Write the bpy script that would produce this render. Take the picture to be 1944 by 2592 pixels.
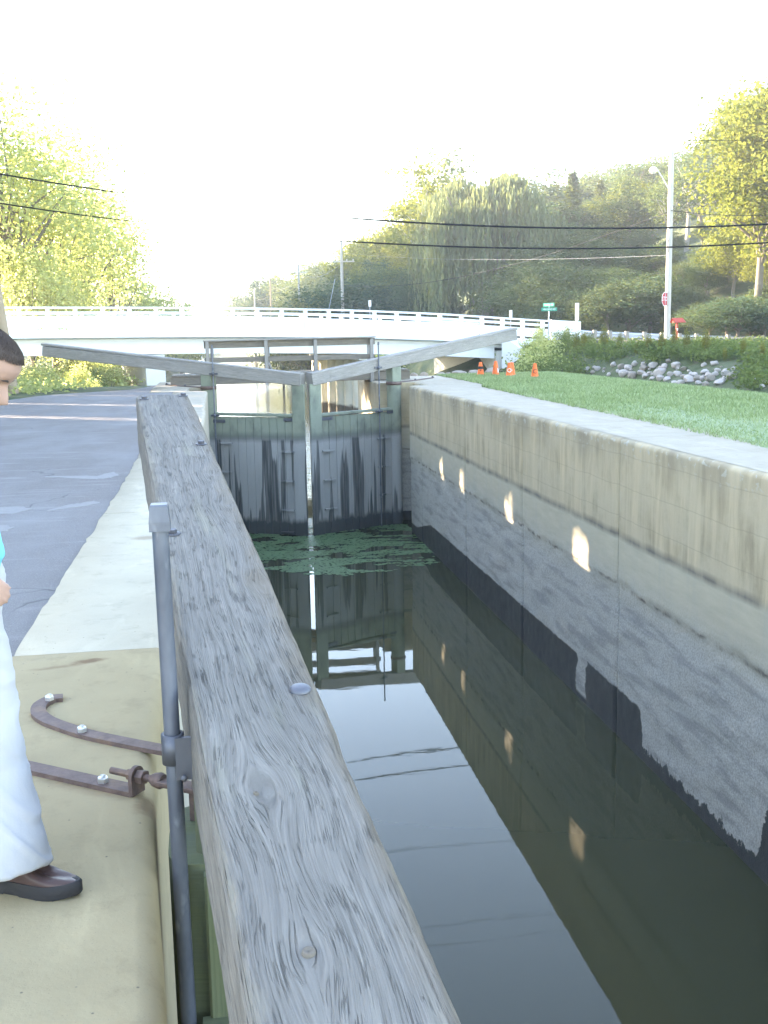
import bpy, bmesh, math, random
import numpy as np
from mathutils import Vector, Matrix, noise as mnoise

for o in list(bpy.data.objects): bpy.data.objects.remove(o)
random.seed(7); rng = np.random.default_rng(7)
sc = bpy.context.scene
COL = sc.collection
R_ = math.radians

# ------------------------------------------------------------------ camera
H = 1.3
CAM = np.array([[0.988, -0.153, -0.018], [-0.043, -0.16, -0.986], [0.148, 0.975, -0.164]])
def _setup():
    d = np.array([548 - 972., 855 - 1296., 2695.]); yw = d / np.linalg.norm(d)
    dn = np.cross(yw, np.array([1, -0.018, 0.])); dn /= np.linalg.norm(dn)
    if dn[1] < 0: dn = -dn
    up = -dn; xw = np.cross(yw, up); xw /= np.linalg.norm(xw)
    if xw[0] < 0: xw = -xw
    return np.stack([xw, yw, up], 1)
CAM = _setup()
cd = bpy.data.cameras.new('camera'); cam = bpy.data.objects.new('camera', cd); COL.objects.link(cam)
cd.sensor_fit = 'VERTICAL'; cd.sensor_height = 24.0; cd.lens = 24.0 * 2695 / 2592
cd.clip_start = 0.05; cd.clip_end = 3000
rt, dn_, fw = CAM[0], CAM[1], CAM[2]
cam.matrix_world = Matrix(((rt[0], -dn_[0], -fw[0], 0), (rt[1], -dn_[1], -fw[1], 0), (rt[2], -dn_[2], -fw[2], H), (0, 0, 0, 1)))
sc.camera = cam
def at(px, py, Y):
    """world point on the vertical plane y = Y seen at photo pixel (px, py): used only to read off positions"""
    w = CAM.T @ np.array([px - 972., py - 1296., 2695.]); t = Y / w[1]
    return Vector((w[0] * t, Y, H + w[2] * t))

# ------------------------------------------------------------------ world, sun, exposure
SUN_EL, SUN_DIR = R_(16.8), Vector((-0.82, 0.57, 0)).normalized()
w = bpy.data.worlds.new("World"); sc.world = w; w.use_nodes = True
nt = w.node_tree; nt.nodes.clear()
sky = nt.nodes.new('ShaderNodeTexSky'); sky.sky_type = 'NISHITA'; sky.sun_disc = False
sky.sun_elevation = SUN_EL; sky.sun_rotation = math.atan2(SUN_DIR.x, SUN_DIR.y)
sky.air_density = 1.0; sky.dust_density = 0.1; sky.ozone_density = 2.2; sky.altitude = 1200
bg = nt.nodes.new('ShaderNodeBackground'); bg.inputs[1].default_value = 0.13
wo = nt.nodes.new('ShaderNodeOutputWorld')
nt.links.new(sky.outputs[0], bg.inputs[0]); nt.links.new(bg.outputs[0], wo.inputs[0])
sl = bpy.data.lights.new('sun', 'SUN'); sl.energy = 4.2; sl.angle = R_(0.53); sl.color = (1.0, 0.95, 0.87)
so = bpy.data.objects.new('sun', sl); COL.objects.link(so)
sdir = Vector((SUN_DIR.x * math.cos(SUN_EL), SUN_DIR.y * math.cos(SUN_EL), math.sin(SUN_EL)))
so.rotation_euler = sdir.to_track_quat('Z', 'Y').to_euler(); so.location = (-60, 10, 60)
sc.view_settings.view_transform = 'Standard'; sc.view_settings.look = 'None'
sc.view_settings.gamma = 1.0; sc.view_settings.use_curve_mapping = False
sc.view_settings.exposure = 3.78
sc.view_settings.use_white_balance = True; sc.view_settings.white_balance_temperature = 8600; sc.view_settings.white_balance_tint = 14
try:
    sc.cycles.max_bounces = 8; sc.cycles.volume_bounces = 1; sc.cycles.transparent_max_bounces = 8
    sc.cycles.use_denoising = True
except Exception: pass

# ------------------------------------------------------------------ object helpers
def tag(o, label=None, cat=None, group=None, kind=None):
    if label: o['label'] = label
    if cat: o['category'] = cat
    if group: o['group'] = group
    if kind: o['kind'] = kind
    return o
def empty(name, loc=(0, 0, 0), rz=0.0):
    o = bpy.data.objects.new(name, None); o.empty_display_size = 0.1; COL.objects.link(o)
    o.location = loc; o.rotation_euler = (0, 0, rz); return o
def thing(name, label, cat, loc=(0, 0, 0), group=None):
    return tag(empty(name, loc), label, cat, group)
def base_of(p):
    v = Vector((0, 0, 0))
    while p is not None: v = v + Vector(p.location); p = p.parent
    return v
def copy_tree(o, parent=None):
    c = o.copy(); COL.objects.link(c); c.parent = parent
    for ch in list(o.children): copy_tree(ch, c)
    return c
def mesh_obj(name, me, mat=None, parent=None, loc=None):
    o = bpy.data.objects.new(name, me); COL.objects.link(o)
    if mat is not None and not me.materials: me.materials.append(mat)
    if parent is not None: o.parent = parent
    if loc is not None: o.location = loc
    return o

class MB:
    """collects shapes (world coordinates) into one mesh; uv = metres along the grain, around it"""
    def __init__(s): s.v, s.f, s.uv, s.sm = [], [], [], []
    def face(s, pts, uvs=None, smooth=False):
        b = len(s.v); s.v += [tuple(p) for p in pts]; s.f.append(tuple(range(b, b + len(pts))))
        s.uv += list(uvs) if uvs else [(p[0], p[1]) for p in pts]; s.sm.append(smooth)
    def grid(s, P, uvs, smooth=True):
        n, m = len(P), len(P[0]); b = len(s.v)
        for r in P: s.v += [tuple(p) for p in r]
        for i in range(n - 1):
            for j in range(m - 1):
                q = ((i, j), (i, j + 1), (i + 1, j + 1), (i + 1, j))
                s.f.append(tuple(b + a * m + c for a, c in q)); s.uv += [uvs[a][c] for a, c in q]; s.sm.append(smooth)
    def obox(s, p0, p1, w, h, up=(0, 0, 1), bev=0.0, jit=0.0):
        """bar from p0 to p1, w across, h in the up direction, centred on the line"""
        p0, p1 = Vector(p0), Vector(p1); d = (p1 - p0); L = d.length; d.normalize()
        u = Vector(up); a = d.cross(u).normalized(); u = a.cross(d).normalized()
        c = bev
        prof = [(-w/2 + c, -h/2), (w/2 - c, -h/2), (w/2, -h/2 + c), (w/2, h/2 - c), (w/2 - c, h/2), (-w/2 + c, h/2), (-w/2, h/2 - c), (-w/2, -h/2 + c)] if c > 0 else \
               [(-w/2, -h/2), (w/2, -h/2), (w/2, h/2), (-w/2, h/2)]
        off = random.random() * 7
        cum = [0]
        for i in range(len(prof)):
            q, r = prof[i], prof[(i + 1) % len(prof)]; cum.append(cum[-1] + math.dist(q, r))
        A = [p0 + a * x + u * y for x, y in prof]; B = [p1 + a * x + u * y for x, y in prof]
        n = len(prof)
        for i in range(n):
            j = (i + 1) % n
            s.face([A[i], B[i], B[j], A[j]], [(off, cum[i]), (off + L, cum[i]), (off + L, cum[i + 1]), (off, cum[i + 1])])
        s.face(A, [(off + y * .3, x) for x, y in prof]); s.face(B[::-1], [(off + y * .3, x) for x, y in prof[::-1]])
        return s
    def box(s, c, d, bev=0.0):
        c = Vector(c)
        ax = max(range(3), key=lambda i: d[i])
        if ax == 2: return s.obox(c - Vector((0, 0, d[2]/2)), c + Vector((0, 0, d[2]/2)), d[0], d[1], up=(0, 1, 0), bev=bev)
        if ax == 0: return s.obox(c - Vector((d[0]/2, 0, 0)), c + Vector((d[0]/2, 0, 0)), d[1], d[2], bev=bev)
        return s.obox(c - Vector((0, d[1]/2, 0)), c + Vector((0, d[1]/2, 0)), d[0], d[2], bev=bev)
    def tube(s, pts, r, n=10, caps=True, smooth=True):
        pts = [Vector(p) for p in pts]; rs = r if isinstance(r, (list, tuple)) else [r] * len(pts)
        P, U, L = [], [], 0.0; ref = Vector((0.31, 0.87, 0.21)).normalized()
        for i, p in enumerate(pts):
            d = (pts[min(i + 1, len(pts) - 1)] - pts[max(i - 1, 0)]).normalized()
            a = d.cross(ref); a.normalize(); b = d.cross(a)
            if i: L += (p - pts[i - 1]).length
            P.append([p + (a * math.cos(t) + b * math.sin(t)) * rs[i] for t in [2 * math.pi * k / n for k in range(n + 1)]])
            U.append([(L, 2 * math.pi * rs[i] * k / n) for k in range(n + 1)])
        s.grid(P, U, smooth)
        if caps:
            s.face(P[0][:n]); s.face(P[-1][:n][::-1])
        return s
    def lathe(s, c, prof, n=16, axis=(0, 0, 1), smooth=True):
        z = Vector(axis).normalized(); x = z.orthogonal().normalized(); y = z.cross(x); c = Vector(c)
        P = [[c + z * h + (x * math.cos(t) + y * math.sin(t)) * r for t in [2 * math.pi * k / n for k in range(n + 1)]] for r, h in prof]
        U = [[(h, r * 6.28 * k / n) for k in range(n + 1)] for r, h in prof]
        s.grid(P, U, smooth); return s
    def prism(s, poly, z0, z1, bev=0.0):
        n = len(poly); ar = sum(poly[i][0] * poly[(i + 1) % n][1] - poly[(i + 1) % n][0] * poly[i][1] for i in range(n))
        if ar < 0: poly = poly[::-1]
        s.face([(x, y, z1) for x, y in poly]); s.face([(x, y, z0) for x, y in poly[::-1]])
        L = 0
        for i in range(n):
            a, b = poly[i], poly[(i + 1) % n]; d = math.dist(a, b)
            s.face([(a[0], a[1], z0), (b[0], b[1], z0), (b[0], b[1], z1), (a[0], a[1], z1)], [(L, z0), (L + d, z0), (L + d, z1), (L, z1)]); L += d
        return s
    def mesh(s, name, off=Vector((0, 0, 0)), weld=True):
        me = bpy.data.meshes.new(name)
        me.from_pydata([(x - off.x, y - off.y, z - off.z) for x, y, z in s.v], [], s.f)
        ul = me.uv_layers.new(name='UVMap'); ul.data.foreach_set('uv', np.array(s.uv, dtype=np.float32).ravel())
        me.polygons.foreach_set('use_smooth', s.sm); me.update(); return me
    def build(s, name, mat=None, parent=None):
        return mesh_obj(name, s.mesh(name, base_of(parent)), mat, parent)

def quads_mesh(name, V, UV=None, smooth=False):
    """V: (n,4,3) array -> mesh of n separate quads; UV (n,2) one value per quad"""
    n = len(V); me = bpy.data.meshes.new(name); k = V.shape[1]
    me.vertices.add(n * k); me.vertices.foreach_set('co', V.astype(np.float32).ravel())
    me.loops.add(n * k); me.loops.foreach_set('vertex_index', np.arange(n * k, dtype=np.int32))
    me.polygons.add(n); me.polygons.foreach_set('loop_start', np.arange(0, n * k, k, dtype=np.int32))
    if UV is None: UV = rng.random((n, 2))
    ul = me.uv_layers.new(name='UVMap'); ul.data.foreach_set('uv', np.repeat(UV, k, axis=0).astype(np.float32).ravel())
    me.update(calc_edges=True); return me

# ------------------------------------------------------------------ material helpers
class N:
    def __init__(s, name):
        s.m = bpy.data.materials.new(name); s.m.use_nodes = True; s.t = s.m.node_tree
        s.n = s.t.nodes; s.b = s.n.get('Principled BSDF'); s.out = s.n.get('Material Output')
        s.b.inputs['Specular IOR Level'].default_value = 0.3
    def L(s, a, b): s.t.links.new(a, b)
    def pos(s): return s.n.new('ShaderNodeNewGeometry').outputs['Position']
    def uv(s): return s.n.new('ShaderNodeTexCoord').outputs['UV']
    def objc(s): return s.n.new('ShaderNodeTexCoord').outputs['Object']
    def rnd(s): return s.n.new('ShaderNodeObjectInfo').outputs['Random']
    def sep(s, v): q = s.n.new('ShaderNodeSeparateXYZ'); s.L(v, q.inputs[0]); return q.outputs
    def comb(s, x=0, y=0, z=0):
        q = s.n.new('ShaderNodeCombineXYZ')
        for i, a in enumerate((x, y, z)): s.put(a, q.inputs[i])
        return q.outputs[0]
    def put(s, a, sock):
        if hasattr(a, 'is_output') or hasattr(a, 'node'): s.L(a, sock)
        elif isinstance(a, (tuple, list)): sock.default_value = (*a, 1) if len(a) == 3 and sock.type == 'RGBA' else a
        else: sock.default_value = a
    def math(s, op, a, b=0.0, clamp=False):
        q = s.n.new('ShaderNodeMath'); q.operation = op; q.use_clamp = clamp; s.put(a, q.inputs[0]); s.put(b, q.inputs[1]); return q.outputs[0]
    def scale(s, v, sc_, loc=(0, 0, 0)):
        q = s.n.new('ShaderNodeMapping'); s.L(v, q.inputs['Vector']); q.inputs['Scale'].default_value = sc_; s.put(loc, q.inputs['Location']); return q.outputs[0]
    def add(s, a, b):
        q = s.n.new('ShaderNodeVectorMath'); q.operation = 'ADD'; s.put(a, q.inputs[0]); s.put(b, q.inputs[1]); return q.outputs[0]
    def noise(s, v, scale=5, detail=3, rough=0.55, dist=0.0, dim='3D'):
        q = s.n.new('ShaderNodeTexNoise'); s.L(v, q.inputs['Vector'])
        q.inputs['Scale'].default_value = scale; q.inputs['Detail'].default_value = detail
        q.inputs['Roughness'].default_value = rough; q.inputs['Distortion'].default_value = dist; return q.outputs[0]
    def vor(s, v, scale=5, feature='F1', out=0):
        q = s.n.new('ShaderNodeTexVoronoi'); q.feature = feature; s.L(v, q.inputs['Vector']); q.inputs['Scale'].default_value = scale; return q.outputs[out]
    def rng(s, f, a, b, c=0.0, d=1.0, smooth=False):
        q = s.n.new('ShaderNodeMapRange'); q.interpolation_type = 'SMOOTHSTEP' if smooth else 'LINEAR'
        s.put(f, q.inputs[0])
        for i, x in enumerate((a, b, c, d)): s.put(x, q.inputs[i + 1])
        return q.outputs[0]
    def ramp(s, f, stops):
        q = s.n.new('ShaderNodeValToRGB'); e = q.color_ramp.elements
        while len(e) < len(stops): e.new(0.5)
        for i, (p, c) in enumerate(stops): e[i].position = p; e[i].color = (*c, 1)
        s.put(f, q.inputs[0]); return q.outputs[0]
    def mix(s, f, a, b, mode='MIX'):
        q = s.n.new('ShaderNodeMix'); q.data_type = 'RGBA'; q.blend_type = mode
        s.put(f, q.inputs[0]); s.put(a, q.inputs[6]); s.put(b, q.inputs[7]); return q.outputs[2]
    def bump(s, h, strength=0.4, dist=0.02, prev=None):
        q = s.n.new('ShaderNodeBump'); q.inputs['Strength'].default_value = strength; q.inputs['Distance'].default_value = dist
        s.L(h, q.inputs['Height'])
        if prev is not None: s.L(prev, q.inputs['Normal'])
        return q.outputs[0]
    def done(s, col=None, rough=None, nrm=None, metal=None, spec=None):
        if col is not None: s.put(col, s.b.inputs['Base Color'])
        if rough is not None: s.put(rough, s.b.inputs['Roughness'])
        if nrm is not None: s.L(nrm, s.b.inputs['Normal'])
        if metal is not None: s.put(metal, s.b.inputs['Metallic'])
        if spec is not None: s.b.inputs['Specular IOR Level'].default_value = spec
        return s.m

def m_plain(name, col, rough=0.7, var=0.15, scale=8, bump=0.15, metal=0.0):
    n = N(name); p = n.objc()
    f = n.noise(p, scale, 5, 0.6)
    c = n.mix(f, tuple(x * (1 - var) for x in col), tuple(min(1, x * (1 + var)) for x in col))
    return n.done(c, rough, n.bump(n.noise(p, scale * 6, 3), bump, 0.005), metal)

def m_leaf(name, c0, c1, c2, trans=0.45, sat_rand=0.35):
    n = N(name); r = n.rnd(); u = n.sep(n.uv())
    big = n.noise(n.objc(), 0.55, 2)
    f = n.math('ADD', n.math('MULTIPLY', u[0], 0.55), n.math('MULTIPLY', big, 0.45))
    c = n.ramp(f, [(0.2, c0), (0.5, c1), (0.85, c2)])
    c = n.mix(n.math('MULTIPLY', r, sat_rand), c, n.mix(0.5, c, (0.30, 0.26, 0.06)))
    n.n.remove(n.b)
    d = n.n.new('ShaderNodeBsdfDiffuse'); t = n.n.new('ShaderNodeBsdfTranslucent'); x = n.n.new('ShaderNodeMixShader')
    n.L(c, d.inputs[0]); n.L(n.mix(0.4, c, n.mix(0.5, c, (0.60, 0.62, 0.10))), t.inputs[0]); x.inputs[0].default_value = trans
    n.L(d.outputs[0], x.inputs[1]); n.L(t.outputs[0], x.inputs[2]); n.L(x.outputs[0], n.out.inputs[0]); return n.m

M = {}
# weathered silver-grey oak: uv.x = metres along the grain (warped round the knots), uv.y across, both baked per vertex
def m_beam(name, light=(0.225, 0.204, 0.180), dark=(0.13, 0.12, 0.115), k=1.0, crackw=0.007):
    n = N(name); uv = n.uv()
    off = n.comb(n.math('MULTIPLY', n.rnd(), 13.0), n.math('MULTIPLY', n.rnd(), 5.0), 0)
    v = n.add(uv, off)
    fine = n.noise(n.scale(v, (6, 300, 1)), 1, 4, 0.6)
    mid = n.noise(n.scale(v, (1.6, 70, 1)), 1, 5, 0.65, 0.0)
    blot = n.noise(n.scale(v, (2.6, 5, 1)), 1, 4, 0.6)
    cr = n.noise(n.scale(v, (2.0, 80, 1)), 1, 3, 0.55, 0.0)
    crack = n.rng(n.math('ABSOLUTE', n.math('SUBTRACT', cr, 0.5)), 0.0, crackw, 1.0, 0.0)
    gate = n.rng(n.noise(n.scale(v, (3.6, 26, 1), (3, 7, 0)), 1, 2), 0.535, 0.66, 0, 0.9)
    crack = n.math('MULTIPLY', crack, gate)
    cr2 = n.noise(n.scale(v, (4.0, 130, 1), (5, 1, 0)), 1, 2, 0.5, 0.0)
    c2 = n.math('MULTIPLY', n.rng(n.math('ABSOLUTE', n.math('SUBTRACT', cr2, 0.5)), 0.0, 0.03, 1.0, 0.0), n.rng(n.noise(n.scale(v, (9, 34, 1), (1, 2, 0)), 1, 2), 0.47, 0.62, 0, 1))
    crack = n.math('MAXIMUM', crack, n.math('MULTIPLY', c2, 0.55))
    f = n.math('ADD', n.math('MULTIPLY', fine, 0.5), n.math('MULTIPLY', mid, 0.5))
    f = n.rng(f, 0.34, 0.64, 0, 1)
    c = n.mix(f, tuple(x * 0.48 for x in light), tuple(x * 1.2 for x in light))
    c = n.mix(n.rng(blot, 0.35, 0.7, 0, 0.5), c, tuple(x * 0.6 for x in light))
    c = n.mix(n.rng(n.noise(n.scale(v, (1.5, 9, 1), (9, 4, 0)), 1, 3), 0.58, 0.7, 0, 0.3), c, (0.30, 0.28, 0.20))
    if k == 1.0:
        ev = n.math('ADD', n.sep(uv)[1], n.math('MULTIPLY', n.math('SUBTRACT', n.noise(n.scale(v, (5, 9, 1), (2, 2, 0)), 1, 4, .65), 0.5), 0.13))
        c = n.mix(n.math('MULTIPLY', n.rng(ev, .245, .30, 0, .6), n.rng(ev, .5, .6, 1, 0)), c, n.mix(fine, (0.10, 0.075, 0.05), (0.24, 0.19, 0.14)))
        c = n.mix(n.math('MULTIPLY', n.rng(ev, .03, .0, 0, .4), n.rng(ev, -.5, -.4, 0, 1)), c, (0.30, 0.26, 0.19))
    c = n.mix(n.math('MULTIPLY', crack, 0.72), c, tuple(x * 0.40 for x in dark))
    hgt = n.math('SUBTRACT', n.math('ADD', n.math('MULTIPLY', fine, 0.3), n.math('MULTIPLY', mid, 0.5)), n.math('MULTIPLY', crack, 0.9))
    return n.done(c, 0.85, n.bump(hgt, 1.0 * k, 0.009))
M['beam'] = m_beam('weathered_oak')
M['beam_far'] = m_beam('weathered_fir', (0.36, 0.335, 0.31), (0.12, 0.11, 0.10), 0.8, 0.012)
M['rail_wood'] = m_beam('brown_rail_timber', (0.25, 0.215, 0.175), (0.10, 0.09, 0.08), 0.8, 0.02)

# lock gate timber: greenish above the old pool line, silt-coated below it, wet dark streaks running down
def m_gate():
    n = N('gate_timber'); p = n.pos(); s = n.sep(p); x, z = s[0], s[2]
    v = n.uv(); fib = n.noise(n.scale(v, (2.5, 90, 1), n.comb(n.math('MULTIPLY', n.rnd(), 9), 0, 0)), 1, 4, 0.6)
    pl = n.rnd()
    up = n.mix(fib, (0.165, 0.195, 0.15), (0.30, 0.325, 0.255))
    up = n.mix(n.math('MULTIPLY', pl, 0.5), up, (0.22, 0.235, 0.165))
    blot = n.noise(n.scale(p, (2.0, 2.0, 1.1)), 1.5, 4)
    up = n.mix(n.rng(blot, 0.5, 0.72, 0, 0.7), up, (0.10, 0.105, 0.09))
    silt = n.mix(n.noise(p, 60, 3, 0.7), (0.24, 0.24, 0.235), (0.37, 0.37, 0.355))
    silt = n.mix(n.rng(n.noise(n.scale(p, (2, 2, .5)), 1.2, 3), 0.45, 0.7, 0, 0.5), silt, (0.21, 0.215, 0.215))
    wob = n.math('MULTIPLY', n.math('SUBTRACT', n.noise(n.scale(p, (3, 3, 0)), 2.0, 3), 0.5), 0.10)
    zz = n.math('ADD', z, wob)
    below = n.rng(zz, -1.22, -1.34, 0, 1)
    c = n.mix(below, up, silt)
    scum = n.math('MULTIPLY', n.rng(zz, -1.10, -1.24, 0, 0.65), n.rng(zz, -1.30, -1.42, 1, 0))
    c = n.mix(scum, c, (0.10, 0.105, 0.10))
    st = n.noise(n.scale(n.comb(x, 0, z), (4.6, 1, 0.24)), 1, 2.5, 0.5, 0.15)
    thr = n.rng(z, -1.35, -3.8, 0.60, 0.475)
    wet = n.math('MULTIPLY', n.rng(n.math('SUBTRACT', st, thr), 0.0, 0.03, 0, 1), n.rng(n.noise(n.scale(n.comb(x, 0, z), (20, 1, .8)), 1, 3), .25, .6, .45, 1))
    wet = n.math('MULTIPLY', wet, n.rng(zz, -1.30, -1.36, 0, 1))
    foot = n.rng(n.math('ADD', z, n.math('MULTIPLY', n.noise(n.scale(n.comb(x, 0, 0), (5, 1, 1)), 1, 4, .65), 0.45)), -3.12, -3.26, 0, 1)
    wet = n.math('MAXIMUM', wet, foot)
    c = n.mix(n.math('MULTIPLY', wet, 0.93), c, (0.035, 0.04, 0.043))
    rough = n.rng(wet, 0, 1, 0.85, 0.42)
    return n.done(c, rough, n.bump(n.math('ADD', fib, n.math('MULTIPLY', n.noise(p, 80, 2), below)), 0.35, 0.006))
M['gate'] = m_gate()
def m_treated():
    n = N('green_treated_timber'); v = n.uv()
    f = n.noise(n.scale(v, (1.3, 130, 1)), 1, 4, 0.6); g = n.noise(n.scale(v, (1, 9, 1)), 1, 3)
    c = n.mix(f, (0.10, 0.12, 0.065), (0.185, 0.205, 0.115)); c = n.mix(n.rng(g, .4, .7, 0, .6), c, (0.125, 0.14, 0.115))
    return n.done(c, 0.8, n.bump(f, 0.4, 0.004))
M['treated'] = m_treated()

# cast concrete of the deck: sandy, with rust bleeding from old iron
def m_slab(name, base, dark, rust=None):
    n = N(name); p = n.pos()
    g = n.noise(p, 140, 3, 0.7); b = n.noise(p, 2.2, 5, 0.62); b2 = n.noise(n.scale(p, (2.4, 0.7, 1)), 2.0, 4, 0.6, 0.5)
    c = n.mix(n.rng(b, 0.3, 0.72), dark, base)
    c = n.mix(n.math('MULTIPLY', g, 0.35), c, tuple(x * 0.72 for x in base))
    c = n.mix(n.rng(b2, 0.56, 0.72, 0, 0.55), c, tuple(min(1, x * 1.12) for x in base))
    sp = n.vor(p, 95); c = n.mix(n.rng(sp, 0.0, 0.16, 0.65, 0), c, (0.14, 0.12, 0.10)); s2 = n.vor(p, 17); c = n.mix(n.rng(s2, 0.03, 0.07, 0.8, 0), c, (0.09, 0.08, 0.07)); c = n.mix(n.rng(n.noise(p, 6.5, 5, .7), .54, .70, 0, .35), c, tuple(x * .62 for x in dark))
    if rust:
        for (rx, ry, sx, sy, ang, amt) in rust:
            q = n.n.new('ShaderNodeVectorRotate'); q.rotation_type = 'Z_AXIS'; n.L(p, q.inputs['Vector']); q.inputs['Center'].default_value = (rx, ry, 0); q.inputs['Angle'].default_value = ang
            ss = n.sep(q.outputs[0])
            dx = n.math('DIVIDE', n.math('SUBTRACT', ss[0], rx), sx); dy = n.math('DIVIDE', n.math('SUBTRACT', ss[1], ry), sy)
            d = n.math('SQRT', n.math('ADD', n.math('MULTIPLY', dx, dx), n.math('MULTIPLY', dy, dy)))
            d = n.math('ADD', d, n.math('MULTIPLY', n.math('SUBTRACT', n.noise(n.scale(p, (1, 2.2, 1)), 14, 4, 0.65), 0.5), 1.1))
            c = n.mix(n.rng(d, 1.0, 0.25, 0, amt, True), c, (0.19, 0.115, 0.065))
    h = n.math('ADD', n.math('MULTIPLY', g, 0.5), n.noise(p, 35, 4))
    return n.done(c, 0.9, n.bump(h, 0.25, 0.004))
M['slab'] = m_slab('sandy_concrete', (0.55, 0.485, 0.37), (0.46, 0.40, 0.305), [(-0.52, 7.1, .14, .10, 0.0, 0.5)])
M['slab_near'] = m_slab('ochre_concrete', (0.43, 0.34, 0.205), (0.35, 0.275, 0.165),
    [(-0.575, 4.34, .10, .045, -0.35, 0.95), (-0.70, 4.28, .12, .03, -0.2, 0.5), (-0.245, 2.93, .05, .11, 0.3, 0.6), (-0.55, 3.58, .20, .05, 0.6, 0.35), (-0.42, 3.05, .25, .06, 0.6, 0.35)])
M['slab_pale'] = m_slab('pale_concrete', (0.45, 0.39, 0.305), (0.37, 0.315, 0.24))

# lock wall: old formed concrete with stain bands that follow the pool levels
def m_lockwall():
    n = N('lock_wall_concrete'); p = n.pos(); s = n.sep(p); y, z = s[1], s[2]
    wob = n.math('MULTIPLY', n.math('SUBTRACT', n.noise(n.scale(p, (1, 1.2, 0.3)), 1.2, 4, 0.6), 0.5), 0.12)
    wb2 = n.math('MULTIPLY', n.math('SUBTRACT', n.noise(n.scale(p, (1, 3, 3)), 3.0, 4, 0.65), 0.5), 0.10)
    zz = n.math('ADD', z, n.math('MULTIPLY', wob, 0.6)); zr = n.math('ADD', z, n.math('ADD', wob, wb2))
    streak = n.noise(n.scale(p, (1, 4.2, 0.55)), 1, 6, 0.66, 0.6)
    blot = n.noise(n.scale(p, (1, .8, 1.2)), 1.5, 5, 0.62)
    g = n.noise(p, 90, 3, 0.7)
    up = n.mix(n.rng(streak, 0.30, 0.66), (0.33, 0.265, 0.17), (0.66, 0.53, 0.345))
    up = n.mix(n.rng(blot, 0.40, 0.62, 0, 0.8), up, (0.56, 0.465, 0.32))
    topd = n.math('MULTIPLY', n.rng(zz, -0.62, -0.05, 0, 1), n.rng(n.noise(n.scale(p, (1, 1.1, .5), (0, 4, 1)), 1.2, 4), 0.40, 0.58))
    up = n.mix(n.math('MULTIPLY', topd, 0.5), up, (0.14, 0.125, 0.10))
    chip = n.math('MULTIPLY', n.rng(n.noise(n.scale(p, (1, 9, 14), (2, 0, 3)), 1, 4), 0.58, 0.63), n.rng(z, -0.28, -0.06, 0, 1))
    up = n.mix(chip, up, (0.50, 0.46, 0.37))
    # faint board lines of the formwork
    bl = n.math('ABSOLUTE', n.math('SUBTRACT', n.math('FRACT', n.math('MULTIPLY', zz, 2.6)), 0.5))
    up = n.mix(n.rng(bl, 0.0, 0.025, 0.25, 0), up, (0.17, 0.15, 0.11))
    mid = n.mix(n.noise(n.scale(p, (1, 1.2, 6)), 2.0, 4), (0.42, 0.375, 0.275), (0.60, 0.53, 0.395))
    mid = n.mix(n.rng(streak, 0.5, 0.7, 0, 0.35), mid, (0.42, 0.40, 0.34))
    low = n.mix(n.rng(n.noise(p, 45, 4, 0.75), 0.3, 0.7), (0.26, 0.25, 0.23), (0.58, 0.555, 0.50))
    low = n.mix(n.rng(n.noise(n.scale(p, (1, .7, 5)), 1.6, 4), 0.5, 0.64, 0, 0.5), low, (0.185, 0.185, 0.18))
    low = n.mix(n.rng(n.vor(p, 42), 0.0, 0.25, 0.6, 0), low, (0.50, 0.48, 0.44)); low = n.mix(n.rng(n.vor(n.add(p, (3, 5, 1)), 26), 0.0, 0.16, 0.75, 0), low, (0.08, 0.08, 0.075))
    c = n.mix(n.rng(zz, -1.16, -1.26), up, mid)
    scum = n.math('MULTIPLY', n.rng(zz, -1.12, -1.20, 0, 1), n.rng(zz, -1.205, -1.27, 1, 0))
    scum = n.math('MULTIPLY', scum, n.rng(n.noise(n.scale(p, (1, 2, .4), (0, 7, 0)), 1.5, 4), 0.30, 0.62, 0.15, 0.8))
    c = n.mix(scum, c, (0.095, 0.09, 0.085))
    c = n.mix(n.rng(zr, -1.40, -2.2, 0, 1, True), c, low)
    led = n.math('MULTIPLY', n.rng(zr, -1.80, -1.83, 0, 1), n.rng(zr, -1.835, -1.87, 1, 0))
    c = n.mix(n.math('MULTIPLY', led, n.rng(n.noise(n.scale(p, (1, 3, 1), (0, 3, 0)), 1.5, 3), 0.45, 0.62, 0, 0.8)), c, (0.08, 0.058, 0.052))
    # wet black algae at the foot: upper edge steps down towards the near end, one pale runnel
    edge = n.rng(n.math('ADD', y, n.math('MULTIPLY', wb2, 1.2)), 11.50, 11.62, -3.64, -3.17)
    edge = n.math('MINIMUM', edge, n.rng(y, 24.5, 26.2, -3.18, -3.55))
    edge = n.math('ADD', edge, n.rng(n.math('ADD', y, wb2), 8.55, 8.75, 0.75, 0.0))
    nois = n.math('MULTIPLY', n.math('SUBTRACT', n.noise(n.scale(p, (1, 3.5, 3)), 2.6, 4, 0.6), 0.5), n.rng(y, 11.4, 11.7, 0.40, 0.07))
    wet = n.rng(n.math('SUBTRACT', n.math('ADD', z, nois), edge), 0.012, -0.012)
    run = n.math('ABSOLUTE', n.math('SUBTRACT', n.math('ADD', y, n.math('MULTIPLY', n.math('SUBTRACT', n.noise(n.scale(p, (0, .5, 1.4)), 2.3, 3), 0.5), 0.4)), 13.75))
    wet = n.math('MULTIPLY', wet, n.math('MAXIMUM', n.rng(run, 0.17, 0.20), n.rng(z, -3.70, -3.74)))
    c = n.mix(n.math('MULTIPLY', wet, 0.96), c, n.mix(n.noise(p, 60, 3), (0.018, 0.02, 0.022), (0.05, 0.052, 0.054)))
    c = n.mix(n.math('MULTIPLY', g, 0.2), c, (0.1, 0.09, 0.08))
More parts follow.
